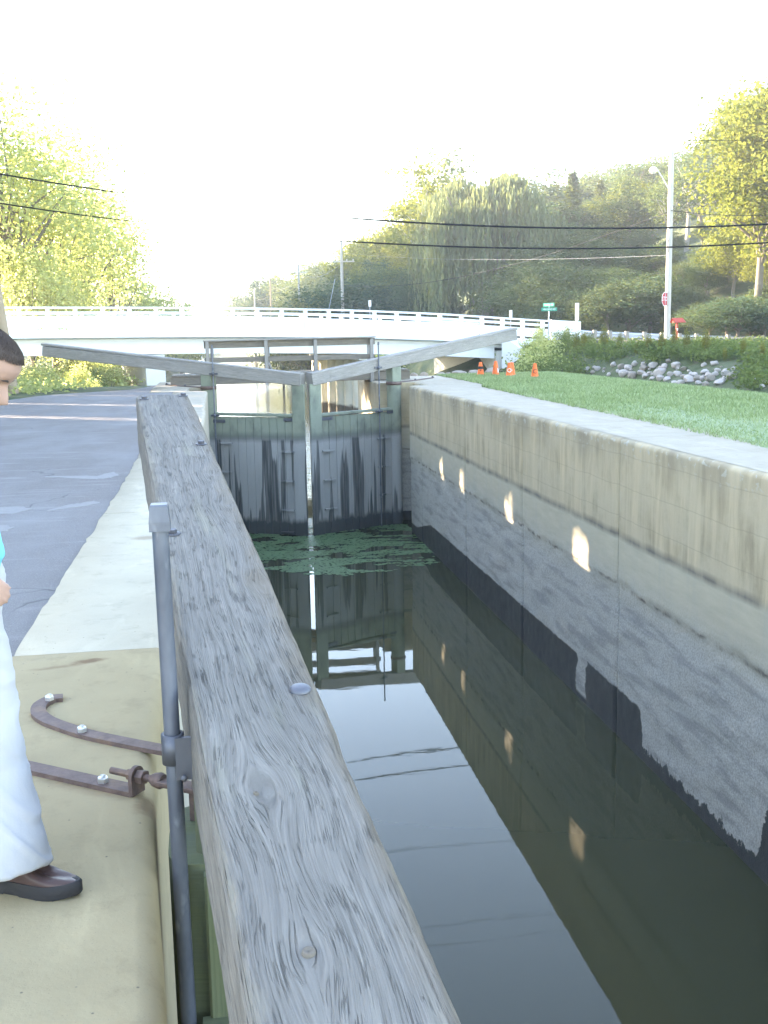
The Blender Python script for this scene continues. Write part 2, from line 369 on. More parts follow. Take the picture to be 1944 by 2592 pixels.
    hb = n.math('ADD', n.math('MULTIPLY', g, 0.25), n.math('MULTIPLY', n.noise(p, 38, 5, 0.8), n.rng(z, -1.7, -1.9, 0.12, 1.0)))
    return n.done(c, n.rng(wet, 0, 1, 0.9, 0.5), n.bump(hb, 0.5, 0.012))
M['lockwall'] = m_lockwall()

def m_asphalt():
    n = N('worn_asphalt'); p = n.pos()
    g = n.vor(p, 85); g2 = n.noise(p, 170, 2, 0.7); b = n.noise(n.scale(p, (1.2, .5, 1)), 0.9, 5, 0.6)
    c = n.mix(n.rng(g2,.3,.7), (0.105, 0.094, 0.092), (0.25, 0.225, 0.215))
    c = n.mix(n.rng(g, 0.0, 0.32, 0.9, 0), c, (0.42, 0.40, 0.38))
    c = n.mix(n.rng(b, 0.42, 0.68, 0, 0.65), c, (0.24, 0.235, 0.235))
    st = n.noise(n.scale(p, (0.7, 5, 1)), 1.3, 4, 0.6, 0.6)
    c = n.mix(n.rng(st, 0.55, 0.7, 0, 0.5), c, (0.28, 0.27, 0.26))
    wv = n.vor(n.add(n.scale(p, (.55, 1.0, 1)), n.comb(n.math('MULTIPLY', n.noise(p, 1.5, 3), .5), n.math('MULTIPLY', n.noise(n.scale(p, (1, 1, 1), (3, 3, 3)), 1.5, 3), .5), 0)), 0.8, 'DISTANCE_TO_EDGE')
    ck = n.math('MULTIPLY', n.rng(wv, 0.0, 0.007, .7, 0), n.rng(n.noise(p, .9, 2), .45, .55))
    c = n.mix(n.math('MULTIPLY', ck, 0.8), c, (0.05, 0.05, 0.05))
    return n.done(c, 0.93, n.bump(n.math('SUBTRACT', n.math('MULTIPLY', g2, 0.6), g), 0.5, 0.006))
M['asphalt'] = m_asphalt()
M['patch'] = m_plain('grey_crack_filler', (0.25, 0.24, 0.235), 0.9, 0.15, 20)
M['road'] = m_plain('road_asphalt', (0.10, 0.10, 0.10), 0.9, 0.2, 6)

def m_ground():
    n = N('earth_and_turf'); p = n.pos()
    c = n.mix(n.rng(n.noise(p, 0.8, 5), .35, .65), (0.05, 0.075, 0.028), (0.085, 0.10, 0.045))
    c = n.mix(n.rng(n.noise(p, 4, 4), .55, .7), c, (0.13, 0.105, 0.07))
    return n.done(c, 0.95, n.bump(n.noise(p, 14, 4), 0.6, 0.06))
M['ground'] = m_ground()
def m_grass(name, a, b, c_):
    n = N(name); p = n.pos(); u = n.sep(n.uv())
    f = n.math('ADD', n.math('MULTIPLY', n.noise(p, 0.9, 4), 0.6), n.math('MULTIPLY', u[0], 0.4))
    c = n.ramp(f, [(0.25, a), (0.5, b), (0.8, c_)])
    return n.done(c, 0.55, None, None, 0.35)
M['lawn'] = m_grass('lawn_turf', (0.11, 0.17, 0.06), (0.15, 0.22, 0.085), (0.19, 0.26, 0.12))
M['blade'] = m_grass('dewy_grass_blades', (0.17, 0.24, 0.085), (0.26, 0.335, 0.135), (0.39, 0.44, 0.25))

def m_water():
    n = N('canal_water'); p = n.pos()
    n.b.inputs['IOR'].default_value = 1.333
    d = n.noise(n.scale(p, (1, 1, 1)), 0.35, 2); 
    c = n.mix(d, (0.030, 0.033, 0.017), (0.039, 0.042, 0.022))
    w1 = n.noise(n.scale(p, (1.0, 1.6, 1)), 5.0, 3, 0.5); w2 = n.noise(n.scale(p, (1, 2.4, 1)), 1.1, 2)
    far = n.rng(n.sep(p)[1], 31, 50, 0.30, 26.0)
    nb = n.bump(n.math('MULTIPLY', n.math('ADD', n.math('MULTIPLY', w1, 0.25), w2), far), 0.09, 0.02)
    return n.done(c, 0.018, nb, None, 0.5)
M['water'] = m_water()
M['weed'] = m_plain('duckweed_leaf', (0.085, 0.16, 0.075), 0.5, 0.4, 2.5, 0.0)

M['iron'] = m_plain('galvanised_iron', (0.13, 0.135, 0.155), 0.5, 0.25, 9, 0.2, 0.55)
def m_pipe():
    n = N('grey_pipe'); v = n.objc()
    b = n.noise(n.scale(v, (3, 3, 1.2)), 2.4, 4, 0.6)
    c = n.mix(n.rng(b, 0.35, 0.7), (0.085, 0.095, 0.12), (0.19, 0.205, 0.24)); c = n.mix(n.rng(n.noise(n.scale(v, (5, 5, 2)), 4, 3), .60, .72, 0, .55), c, (0.33, 0.35, 0.38))
    return n.done(c, 0.48, n.bump(n.noise(v, 60, 3), 0.12, 0.003), 0.45)
M['pipe'] = m_pipe()
def m_rust():
    n = N('rusted_iron'); p = n.pos()
    b = n.noise(p, 26, 5, 0.65); c = n.mix(n.rng(b, .3, .7), (0.105, 0.07, 0.065), (0.195, 0.135, 0.12)); c = n.mix(n.rng(n.noise(p, 9, 4), .56, .7, 0, .6), c, (0.25, 0.155, 0.10))
    return n.done(c, 0.62, n.bump(n.noise(p, 120, 4, .7), 0.35, 0.004), 0.35)
M['rust'] = m_rust()
M['zinc'] = m_plain('zinc_nut', (0.55, 0.55, 0.56), 0.35, 0.2, 40, 0.1, 0.8)
M['dark_iron'] = m_plain('dark_bolt_iron', (0.10, 0.10, 0.115), 0.5, 0.25, 40, 0.1, 0.5)
M['white_conc'] = m_plain('white_painted_concrete', (0.76, 0.77, 0.78), 0.85, 0.06, 1.5, 0.12)
M['pier'] = m_plain('pale_pile_concrete', (0.62, 0.61, 0.57), 0.85, 0.10, 1.5, 0.15)
def m_pile():
    n = N('stained_pile'); p = n.pos(); z = n.math('ADD', n.sep(p)[2], n.math('MULTIPLY', n.noise(p, 3, 3), .4))
    c = n.mix(n.rng(z, -2.35, -2.2), (0.10, 0.085, 0.065), n.mix(n.noise(p, 2, 3), (0.60, 0.56, 0.45), (0.74, 0.71, 0.62)))
    return n.done(c, 0.85)
M['pile'] = m_pile()
M['galv'] = m_plain('guardrail_steel', (0.45, 0.48, 0.54), 0.42, 0.12, 3, 0.05, 0.6)
M['post_wood'] = m_plain('guardrail_post_timber', (0.27, 0.245, 0.21), 0.9, 0.3, 6, 0.3)
def m_pole():
    n = N('bleached_pole_wood'); v = n.uv(); f = n.noise(n.scale(v, (.8, 40, 1)), 1, 4)
    return n.done(n.mix(f, (0.34, 0.31, 0.275), (0.52, 0.49, 0.45)), 0.9, n.bump(f, 0.3, 0.01))
M['pole'] = m_pole()
M['brown_pole'] = m_plain('brown_pole_wood', (0.33, 0.25, 0.17), 0.9, 0.25, 3, 0.3)
M['wire'] = m_plain('black_cable', (0.012, 0.012, 0.014), 0.9, 0.1)
M['grey_wire'] = m_plain('grey_cable', (0.22, 0.23, 0.25), 0.7, 0.1)
M['orange'] = m_plain('orange_cone_plastic', (0.86, 0.16, 0.035), 0.45, 0.08, 6, 0.05)
M['black'] = m_plain('black_paint', (0.02, 0.02, 0.025), 0.6, 0.1)
M['white'] = m_plain('white_paint', (0.8, 0.8, 0.8), 0.5, 0.03)
M['green_sign'] = m_plain('green_sign_sheet', (0.0, 0.25, 0.17), 0.35, 0.05)
M['stop_red'] = m_plain('stop_sign_red', (0.46, 0.03, 0.045), 0.4, 0.08)
M['red_wood'] = m_plain('faded_red_paint', (0.46, 0.075, 0.055), 0.7, 0.2, 10)
M['rock'] = m_plain('pale_riprap_stone', (0.44, 0.385, 0.36), 0.95, 0.3, 5, 0.5)
M['rock2'] = m_plain('brownish_riprap_stone', (0.30, 0.255, 0.215), 0.95, 0.3, 5, 0.5)
M['bark'] = m_plain('grey_brown_bark', (0.15, 0.125, 0.10), 0.95, 0.35, 5, 0.7)
M['bark_pale'] = m_plain('pale_bark', (0.30, 0.28, 0.255), 0.95, 0.3, 4, 0.5)
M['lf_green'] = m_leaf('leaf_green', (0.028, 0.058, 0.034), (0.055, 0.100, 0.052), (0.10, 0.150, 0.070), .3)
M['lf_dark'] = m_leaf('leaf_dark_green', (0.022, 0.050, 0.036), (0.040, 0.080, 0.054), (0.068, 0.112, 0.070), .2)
M['lf_yel'] = m_leaf('leaf_yellow_green', (0.06, 0.085, 0.02), (0.115, 0.14, 0.028), (0.20, 0.19, 0.045), .35)
M['lf_tan'] = m_leaf('leaf_tan', (0.12, 0.11, 0.055), (0.24, 0.20, 0.10), (0.36, 0.28, 0.16), .5)
M['lf_willow'] = m_leaf('leaf_willow', (0.055, 0.085, 0.055), (0.09, 0.128, 0.08), (0.13, 0.17, 0.105), .3)
M['lf_con'] = m_leaf('needles', (0.016, 0.038, 0.02), (0.032, 0.062, 0.032), (0.055, 0.09, 0.04), .25)
M['lf_sun_painted'] = m_leaf('leaf_sun_painted', (0.28, 0.32, 0.12), (0.42, 0.46, 0.19), (0.56, 0.56, 0.30), .6)  # sun and glare bleaching painted in as a paler, yellower leaf colour
M['lf_weed'] = m_leaf('weed_leaf', (0.045, 0.085, 0.035), (0.08, 0.14, 0.055), (0.15, 0.20, 0.085), .45)
M['lf_gold'] = m_leaf('goldenrod_flower', (0.07, 0.085, 0.03), (0.14, 0.14, 0.035), (0.24, 0.18, 0.05), .4)
M['skin'] = m_plain('skin', (0.44, 0.27, 0.215), 0.5, 0.08, 10, 0.03)
M['hair'] = m_plain('dark_brown_hair', (0.07, 0.05, 0.042), 0.6, 0.4, 30, 0.3)
M['shirt'] = m_plain('light_blue_cotton', (0.13, 0.55, 0.68), 0.85, 0.08, 10, 0.15)
M['trouser'] = m_plain('off_white_cotton', (0.44, 0.43, 0.43), 0.9, 0.04, 8, 0.2)
M['shoe'] = m_plain('brown_leather', (0.085, 0.05, 0.045), 0.34, 0.25, 12, 0.1)
M['sole'] = m_plain('black_rubber_sole', (0.03, 0.028, 0.03), 0.7, 0.15, 20, 0.2)
M['eye'] = m_plain('eye_dark', (0.03, 0.02, 0.02), 0.2, 0.05)

# ------------------------------------------------------------------ terrain
def smooth(a, b, x): t = min(1, max(0, (x - a) / (b - a))); return t * t * (3 - 2 * t)
def interp(x, tab):
    if x <= tab[0][0]: return tab[0][1]
    for (a, p), (b, q) in zip(tab, tab[1:]):
        if x <= b: return p + (q - p) * (x - a) / (b - a)
    return tab[-1][1]
BANK = [(0, 0.0), (0.6, -0.12), (1.9, -0.75), (3.0, -0.6), (6.2, 0.42), (9, 0.72), (12, 0.62), (40, 0.8)]
def lawn_e(x, y): return math.hypot(max(0, x - 10.5), max(0, y - 33.5))
def base_h(x, y):
    if x < 2:
        z = -0.06 - 1.1 * smooth(31, 52, y) + 1.3 * smooth(70, 120, y)
    else:
        z = interp(lawn_e(x, y), BANK) - 0.04
    hill = 0.0
    if x > 30 and y > 20:
        hill = min(34, max(0, (x - 24 - 10 * (1 - smooth(50, 90, y)))) * 0.42) * smooth(20, 60, y)
    if y > 230: hill += 10 * smooth(230, 420, y) * smooth(-10, 25, x)
    if x < -45: hill += 9 * smooth(-45, -110, x)
    return z + hill
def ground_h(x, y):
    z = base_h(x, y)
    if -4.6 < y < 33.2:
        if -0.85 < x < 5.95: return -5.2
        return z
    if y >= 33.2:
        xl = -1.2 if y < 60 else -4.0; xr = 10.5 if y < 58 else 9.0
        fade = smooth(300, 340, y)
        k = max(0, xl - x, x - xr)
        bank = -4.7 + k * (1.1 if x < 2 else 0.85)
        if y > 300: bank += 6 * fade
        z = min(z, bank)
    return z
xs = sorted(set([-900, -400, -200, -120, -80] + list(np.arange(-60, -12, 4.0)) + list(np.arange(-12, -1, 0.8)) + [-1.0, -0.9, -0.8, 0.3, 2, 4, 5.9, 6.0, 6.3] +
    list(np.arange(7, 20, 0.7)) + list(np.arange(20, 60, 3.0)) + [64, 70, 78, 90, 110, 150, 220, 400, 900]))
ys = sorted(set([-600, -200, -80, -30, -10, -4.7, -4.5] + list(np.arange(-3, 33, 1.5)) + [33.1, 33.3, 34] + list(np.arange(35, 72, 1.5)) + list(np.arange(72, 130, 4.0)) +
    list(np.arange(130, 300, 10)) + [320, 360, 420, 520, 700, 1200]))
mb = MB()
P = [[(x, y, ground_h(x, y) + (0.06 * mnoise.noise((x * .7, y * .7, 3)) if abs(x - 2) > 12 or y > 34 else 0)) for x in xs] for y in ys]
mb.grid(P[::-1], [[(x, y) for x in xs] for y in ys], True)
tag(mb.build('ground', M['ground']), 'earth and turf ground running from the lock to the wooded hill', kind='structure')

WZ = -3.8
mb = MB()
gx = [-8, -3, -1, 0, 1, 2, 3, 4, 4.9, 6, 9, 13, 20]; gy = [-5, 0, 5, 10, 15, 20, 25, 30, 35, 45, 60, 80, 110, 150, 190, 260, 340]
mb.grid([[(x, y, WZ) for x in gx] for y in gy[::-1]], [[(x, y) for x in gx] for y in gy], True)
tag(mb.build('canal_water', M['water']), 'dark green still canal water filling the low lock chamber', kind='structure')

# asphalt towpath beside the coping, its far end curving right over the crest
path = [(-30, -10), (-30, 14), (-14, 20), (-6.5, 23.6), (-4.85, 24.8), (-4.3, 26.9), (-3.5, 27.9), (-2.35, 28.9), (-1.9, 30.5), (-1.7, 31.9), (-0.78, 31.9), (-0.78, 4.6), (-1.05, 4.3), (-2.4, 4.1), (-2.4, -10)]
mb = MB(); mb.prism(path, -0.045, -0.012)
asph = tag(mb.build('towpath', M['asphalt']), 'worn dark grey asphalt towpath beside the lock coping', kind='structure')
for pts in ([(-1.80, 8.50), (-1.60, 8.44), (-1.5, 8.63), (-1.55, 8.74), (-1.65, 8.84), (-1.80, 8.78)], [(-1.38, 8.52), (-1.2, 8.62), (-1.0, 8.81), (-1.06, 8.97), (-1.14, 8.85), (-1.24, 8.78)],
            [(-1.62, 7.58), (-1.5, 7.68), (-1.49, 7.82), (-1.62, 7.93), (-1.72, 7.75)], [(-1.2, 10.40), (-1.06, 10.42), (-1.0, 10.7), (-1.09, 10.9), (-1.2, 10.62), (-1.7, 10.75), (-1.72, 10.65)]):
    mb = MB(); q = []
    for i in range(len(pts)):
        a, b = Vector(pts[i]), Vector(pts[(i + 1) % len(pts)])
        for t in (0, .25, .5, .75): p = a.lerp(b, t); q.append((p.x + random.uniform(-.018, .018), p.y + random.uniform(-.03, .03)))
    mb.prism(q, -0.0125, -0.009); mb.build('filler_patch', M['patch'], asph)

# ------------------------------------------------------------------ lock walls
def wall_strip(rows, prof):
    """rows: y values; prof(y) -> list of (x, z) going from the foot of the face, up, and over the top; closed with end faces"""
    m = MB(); P = [[(x, y, z) for x, z in prof(y)] for y in rows]
    U = [[(y, z - x) for x, z in prof(y)] for y in rows]
    m.grid(P, U, True); m.face(P[0]); m.face(P[-1][::-1]); return m
def nz(y, z, s=1.0, o=0.0): return mnoise.fractal((y * s, z * s, o), 0.9, 2.0, 4)
XR = 4.816
right_wall = thing('lock_wall', 'stained grey and beige concrete lock wall under the lawn, with black wet foot', 'lock wall', (5.4, 10, 0))
def grass_in(y): return 5.55 + 0.03 * y + (0.35 * smooth(25, 27, y))
joints = [-4.4, -0.1, 4.1, 8.4, 12.42, 16.65, 20.72, 25.42, 27.05]
for a, b in zip(joints, joints[1:]):
    a2, b2 = a + 0.009, b - 0.009
    ny = max(4, int((b2 - a2) / (0.055 if a > 3 else 0.3)))
    rows = [a2 + (b2 - a2) * i / ny for i in range(ny + 1)]
    zs = list(np.arange(-4.6, -4.0, 0.2)) + list(np.arange(-4.0, -0.08, 0.052))
    def prof(y):
        e = min(y - a2, b2 - y); ed = 0.022 * max(0, 1 - e / 0.03)
        out = []
        for z in zs:
            rag = -1.82 + 0.12 * nz(y, 0, 0.8, 5.0) + 0.04 * nz(y, 0, 5, 1.0)
            lowr = smooth(rag + 0.015, rag - 0.03, z)
            d = 0.004 * nz(y, z, 2.5) + lowr * (0.020 + 0.010 * nz(y * .35, z, 4, 2) + 0.005 * nz(y, z, 9, 8))
            out.append((XR + d + ed, z))
        r = 0.055 + 0.012 * nz(y, 0, 3, 9)
        for k in range(5):
            t = math.pi / 2 * k / 4; out.append((XR + ed + r - r * math.cos(t), -r + r * math.sin(t) - ed * 0.5))
        return out + [(XR + 0.5, 0.0 - ed * 0.5), (7.1, -ed * 0.5), (7.1, -4.6)]
    wall_strip(rows[::-1], prof).build('wall_panel', M['lockwall'], right_wall)
# pale trowelled top of the coping, a thin separate pour per panel
for a, b in zip(joints, joints[1:]):
    m = MB(); n = 10; rows = [a + 0.01 + (b - a - 0.02) * i / n for i in range(n + 1)]
    P = [[(XR + 0.075 + 0.006 * nz(y, 1, 3), y, 0.004), (grass_in(y) - 0.25, y, 0.004), (7.05, y, 0.004)] for y in rows[::-1]]
    m.grid(P, [[(p[0], p[1]) for p in r] for r in P]); m.build('coping_top', M['slab_pale'], right_wall)
# gate recess and the narrower walls below the gates
def block(x0, x1, y0, y1, z1=0.0, r=0.05):
    f = lambda y: [(x0, -4.8)] + [(x0, -3.6), (x0, -1.8)] + [(x0 + r - r * math.cos(t), z1 - r + r * math.sin(t)) for t in (0, .5, 1.0, 1.5708)] + [(x1, z1), (x1, -4.8)]
    g = lambda y: [(x1, -4.8)] + [(x1, -3.6), (x1, -1.8)] + [(x1 - r + r * math.cos(t), z1 - r + r * math.sin(t)) for t in (0, .5, 1.0, 1.5708)] + [(x0, z1), (x0, -0.4)]
    return f, g
f, _ = block(5.28, 7.1, 0, 0); wall_strip([28.82, 28, 27.04], f).build('recess_wall', M['lockwall'], right_wall)
f, _ = block(4.30, 7.1, 0, 0); wall_strip([33.2, 31, 28.83], f).build('quoin_wall', M['lockwall'], right_wall)
m = MB(); m.prism([(4.37, 28.9), (7.05, 28.9), (7.05, 33.15), (4.37, 33.15)], -0.02, 0.004); m.prism([(5.35, 27.06), (7.05, 27.06), (7.05, 28.89), (5.35, 28.89)], -0.02, 0.004)
m.build('coping_top', M['slab_pale'], right_wall)

left_wall = thing('lock_wall', 'sandy concrete coping along the asphalt path and left lock edge, with rust stains', 'lock wall', (-0.6, 10, 0))
def jag(y): return 0.015 * nz(y, 0, 2.2, 3) + 0.012 * nz(y, 0, 9, 4)
def left_strip(a, b, xl, xr, name, mat, r=0.06, step=0.1, top=0.0, jagged=True):
    n = max(2, int((b - a) / step)); rows = [a + (b - a) * i / n for i in range(n + 1)]
    def prof(y):
        X = xr(y); L = xl(y) + (jag(y) if jagged else 0)
        out = [(X, -4.6), (X, -2.4), (X, -1.2), (X, -0.4), (X, top - r - .006)]
        out += [(X - r + r * math.cos(t), top - r + r * math.sin(t)) for t in (0, .4, .8, 1.2, 1.5708)]
        return out + [(X - r - .006, top), (X - 0.2, top), ((X + L) / 2, top), (L, top), (L, top - 0.3), (L + .2, -4.6)]
    wall_strip(rows, prof).build(name, mat, left_wall)
edge_near = lambda y: interp(y, [(-4, 0.0), (1.9, -0.148), (2.17, -0.171), (2.47, -0.198), (2.85, -0.229), (2.98, -0.234), (3.4, -0.25)])
left_strip(-4.4, 4.475, lambda y: -2.45 if y < 4.15 else (-0.93 - 1.5 * smooth(4.47, 4.15, y)), edge_near, 'coping_slab', M['slab_near'], 0.055, 0.06, 0.003)
for a, b in ((4.49, 8.19), (8.205, 11.98), (11.995, 16.0), (16.015, 20.3), (20.315, 24.6), (24.615, 27.0)):
    left_strip(a, b, lambda y: -0.90 - 0.012 * max(0, y - 10), lambda y: -0.25 if y < 20 else -0.28, 'coping_slab', M['slab'] if b < 16 else M['slab_pale'])
left_strip(27.01, 28.8, lambda y: -1.7, lambda y: -0.76, 'recess_wall', M['slab_pale'], jagged=False)
left_strip(28.82, 33.2, lambda y: -1.75, lambda y: -0.06, 'quoin_wall', M['slab_pale'], jagged=False)

# ------------------------------------------------------------------ lock gates
MIT = Vector((2.2, 27.15, 0))
def far_gate(side, label):
    d = Vector((0.885 * side, 0.465, 0)); nn = Vector((0.465 * side, -0.885, 0))
    g = thing('lock_gate', label, 'lock gate', MIT + d * 2.8, 'lower mitre gates of the lock')
    pt = lambda t, n, z: MIT + d * t + nn * n + Vector((0, 0, z))
    t0 = 0.062
    MB().prism([tuple(pt(a, b, 0)[:2]) for a, b in ((.002, .135), (.017, .15), (.345, .15), (.355, .14), (.355, -.15), (.162, -.15))], -4.6, .10).build('mitre_post', M['gate'], g)
    npl = 10; w = (2.60 - 0.36) / npl
    for i in range(npl):
        t = 0.36 + w * (i + .5); MB().obox(pt(t, .05 + random.uniform(-.006, .006), -4.6), pt(t, .05 + random.uniform(-.006, .006), -0.735 - random.uniform(0, .012)), w - .008, .10, up=nn, bev=.006).build('plank', M['gate'], g)
    MB().obox(pt(.36, 0.045, -0.695), pt(2.60, 0.045, -0.665), .20, .07, bev=.01).build('top_rail', M['gate'], g)
    MB().obox(pt(.36, -.12, -1.6), pt(2.60, -.12, -1.6), .16, .26, bev=.01).build('frame_rail', M['gate'], g)
    MB().obox(pt(.36, -.12, -2.9), pt(2.60, -.12, -2.9), .16, .26, bev=.01).build('frame_rail', M['gate'], g)
    MB().tube([pt(2.78, 0, -4.6), pt(2.78, 0, -2), pt(2.78, 0, 0.02)], .19, 20).build('heel_post', M['gate'], g)
    MB().obox(pt(2.78, 0, 0.0), pt(2.78, 0, .52), .30, .30, up=nn, bev=.02).build('heel_tenon', M['gate'], g)
    MB().lathe(pt(2.78, 0, -.03), [(.20, 0), (.215, 0), (.215, .09), (.20, .09)], 24).build('collar', M['rust'], g)
    # balance beam in two pieces: beam and the board capping it
    to, zt, zb = (7.15, 1.44, 1.10) if side > 0 else (7.75, 1.24, 0.885)
    zi0, zi1 = 0.085, 0.385
    c0, c1 = pt(.085, 0.02, (zi0 + zi1 - .075) / 2), pt(to, 0.02, (zb + zt - .075) / 2)
    bm = MB(); bm.obox(c0 - Vector((0, 0, .006)), c1 - Vector((0, 0, .006)), .30, .275, bev=.014); bb = bm.build('balance_beam', M['beam_far'], g)
    k0, k1 = pt(.08, 0.02, zi1 - .04), pt(to + .03, 0.02, zt - .035)
    MB().obox(k0, k1, .298, .062, bev=.014).build('cap_board', M['beam_far'], bb)
    # iron: straps, ladder rungs, paddle rod in its guides
    for t in ((.52, 2.0) if side > 0 else (.44,)) + ((2.62,) if side > 0 else (2.45,)):
        zz = -.80 if t < 1 else (-.74 if side > 0 else -.85)
        if 1 < t < 2.4: continue
        sp = MB().obox(pt(t - .17, .118, zz), pt(t + .17, .118, zz), .02, .085, bev=.004)
        for q in (-.12, 0, .12): sp.lathe(pt(t + q, .128, zz), [(.001, .012), (.014, .01), (.016, 0)], 8, nn)
        sp.build('strap_plate', M['iron'], g)
    for t, zz in ((.50, -1.62), (.52, -2.38), (.54, -3.14), (2.25, -1.42), (2.28, -2.18), (2.31, -2.94)) + (((.56, -3.72),) if side < 0 else ()):
        r = MB(); r.obox(pt(t - .18, .185, zz), pt(t + .18, .185, zz), .06, .045, bev=.006)
        for q in (-.15, .15): r.obox(pt(t + q, .10, zz), pt(t + q, .17, zz), .03, .025)
        r.build('rung', M['gate'], g)
    tr = 2.13 if side > 0 else 2.52
    rod = MB().tube([pt(tr, .215, -3.95), pt(tr, .215, 1.06)], .019, 10).build('paddle_rod', M['pipe'], g)
    MB().tube([pt(tr, .215, 1.04), pt(tr, .215, 1.12)], [.026, .022], 8).build('rod_cap', M['pipe'], rod)
    for zz in (-.70, .45 if side > 0 else .38):
        c = MB(); c.lathe(pt(tr, .215, zz - .045), [(.021, 0), (.034, 0), (.034, .09), (.021, .09)], 14); c.obox(pt(tr - .12, .19, zz), pt(tr + .12, .19, zz), .02, .05); c.build('rod_guide', M['iron'], g)
    return g
far_gate(1, 'right leaf of the closed mitre gates, bluish grey beam rising towards the orange cones')
far_gate(-1, 'left leaf of the closed mitre gates, paler brown beam reaching over the path')

# near gate: the open leaf whose balance beam fills the foreground
BD = Vector((-0.0965, 0.9864, 0.1333)).normalized(); BA = BD.cross(Vector((0, 0, 1))).normalized(); BU = BA.cross(BD)
BP = Vector((-0.092, 2.42, 0.44))
near = thing('lock_gate', 'open gate leaf close by, its huge cracked silver grey beam crossing the foreground', 'lock gate', (0.02, 2.75, 0))
KN = [(2.16, .264, .055, .9), (1.69, .277, .06, .8), (.806, .277, .07, 1.0), (-.37, .111, .085, 1.25), (-.87, .113, .075, 1.1), (3.2, .10, .05, .6), (0.35, .06, .05, .5), (2.75, .08, .05, .5), (-1.5, .22, .08, 1)]
def warp(l, a):
    """grain coordinates: the fibres bow round each knot"""
    u, v = l, a
    v += 0.010 * math.sin(l * 1.7 + 0.6) + 0.004 * math.sin(l * 4.1) + 0.0015 * math.sin(l * 11 + a * 14)
    for kl, ka, r, s in KN:
        dl, da = (l - kl) / (r * 2.1), (a - ka) / r
        f = math.exp(-(dl * dl + da * da) * 0.42); g = da / math.sqrt(da * da + dl * dl * .7 + .25)
        v -= s * r * .46 * f * g; u += s * .02 * f * dl
    return u, v
def near_beam():
    L0, L1, W, D = -2.85, 4.03, .31, .316
    nl, na, nd = 460, 26, 18
    m = MB(); ring = []
    def skin(l, side):   # side: list of (a, d) round the section
        pass
    ls = [L0 + (L1 - L0) * i / nl for i in range(nl + 1)]
    sec = []
    for i in range(na + 1): sec.append((W * i / na, 0.0, 'top'))
    for i in range(1, nd + 1): sec.append((W, -D * i / nd, 'r'))
    for i in range(1, na + 1): sec.append((W - W * i / na, -D, 'b'))
    for i in range(1, nd + 1): sec.append((0.0, -D + D * i / nd, 'l'))
    P, U = [], []
    for l in ls:
        row, ur = [], []; cum = 0
        for j, (a, dz, sd) in enumerate(sec):
            # worn arrises
            ea, ed = min(a, W - a), min(-dz, D + dz)
            er = 0.010 + 0.008 * nz(l, (0 if a < W / 2 else 7), 1.6, 3) + (0.022 * max(0, nz(l, 2, 1.1, 8)) if a > W / 2 else 0.004)
            q = max(0, 1 - (ea + ed) / max(.004, er * 1.6))
            aa = a + (er * .55 * q if a < W / 2 else -er * .9 * q); zz = dz - (er * .55 * q if dz > -D / 2 else -er * .5 * q)
            rough = 0.0022 * nz(l * 3, a * 40 + dz * 40, 1.0, 2) + .0015 * nz(l * 9, (a + dz) * 90, 1, 4)
            if sd == 'top':
                for kl, ka, r, s in KN:
                    dd = ((l - kl) / (r * .5)) ** 2 + ((a - ka) / (r * .32)) ** 2
                    zz -= .007 * s * math.exp(-dd)
                    dd = ((l - kl) / (r * 2.5)) ** 2 + ((a - ka) / (r * 1.2)) ** 2; zz += .003 * s * math.exp(-dd)
                zz += rough
                if abs(a - .155 - .02 * math.sin(l)) < .0 : zz -= .0
            elif sd == 'r': aa += rough
            elif sd == 'l': aa -= rough
            end = 0.01 * nz(a * 12, dz * 12, 1, 5) if l in (ls[0], ls[-1]) else 0
            # split at the far end
            row.append(BP + BD * (l + end + (-0.02 * (1 - a / W) if l == ls[-1] else 0)) + BA * aa + BU * zz)
            uu, vv = warp(l, a) if sd == 'top' else (l, a - dz * 1.0 + (2 if sd == 'l' else 5))
            if sd == 'r': vv = W - dz
            ur.append((uu, vv))
        P.append(row); U.append(ur)
    m.grid(P, U, True); m.face(P[0]); m.face(P[-1][::-1], [(a * .4, dz) for a, dz, _ in sec[::-1]])
    return m
beam = near_beam().build('balance_beam', M['beam'], near)
bt = lambda l, a, h=0.0: BP + BD * l + BA * a + BU * h
def hexbolt(m, l, a, r=.016, h=.014):
    m.lathe(bt(l, a, .001), [(r * 1.7, 0), (r * 1.75, .003), (r * .9, .004)], 14, BU)
    m.lathe(bt(l, a, .003), [(r, 0), (r, h), (r * .85, h + .002), (.001, h + .002)], 6, BU, False)
for l, a in ((3.894, .043), (3.955, .269), (2.71, .261), (1.354, .041)):
    m = MB(); hexbolt(m, l, a); m.build('hex_bolt', M['dark_iron'], beam)
m = MB(); m.lathe(bt(.054, .264, -.001), [(.027, 0), (.0275, .004), (.022, .010), (.012, .013), (.001, .0135)], 20, BU); m.build('dome_bolt', M['iron'], beam)
for l, a, r in ((-.87, .113, .011), (-.385, .095, .005)):
    m = MB(); m.lathe(bt(l, a, .0025), [(r * 1.15, -.006), (r, 0.001), (r * .6, .0015), (.001, -.001)], 12, BU); m.build('knot', M['bark'], beam)
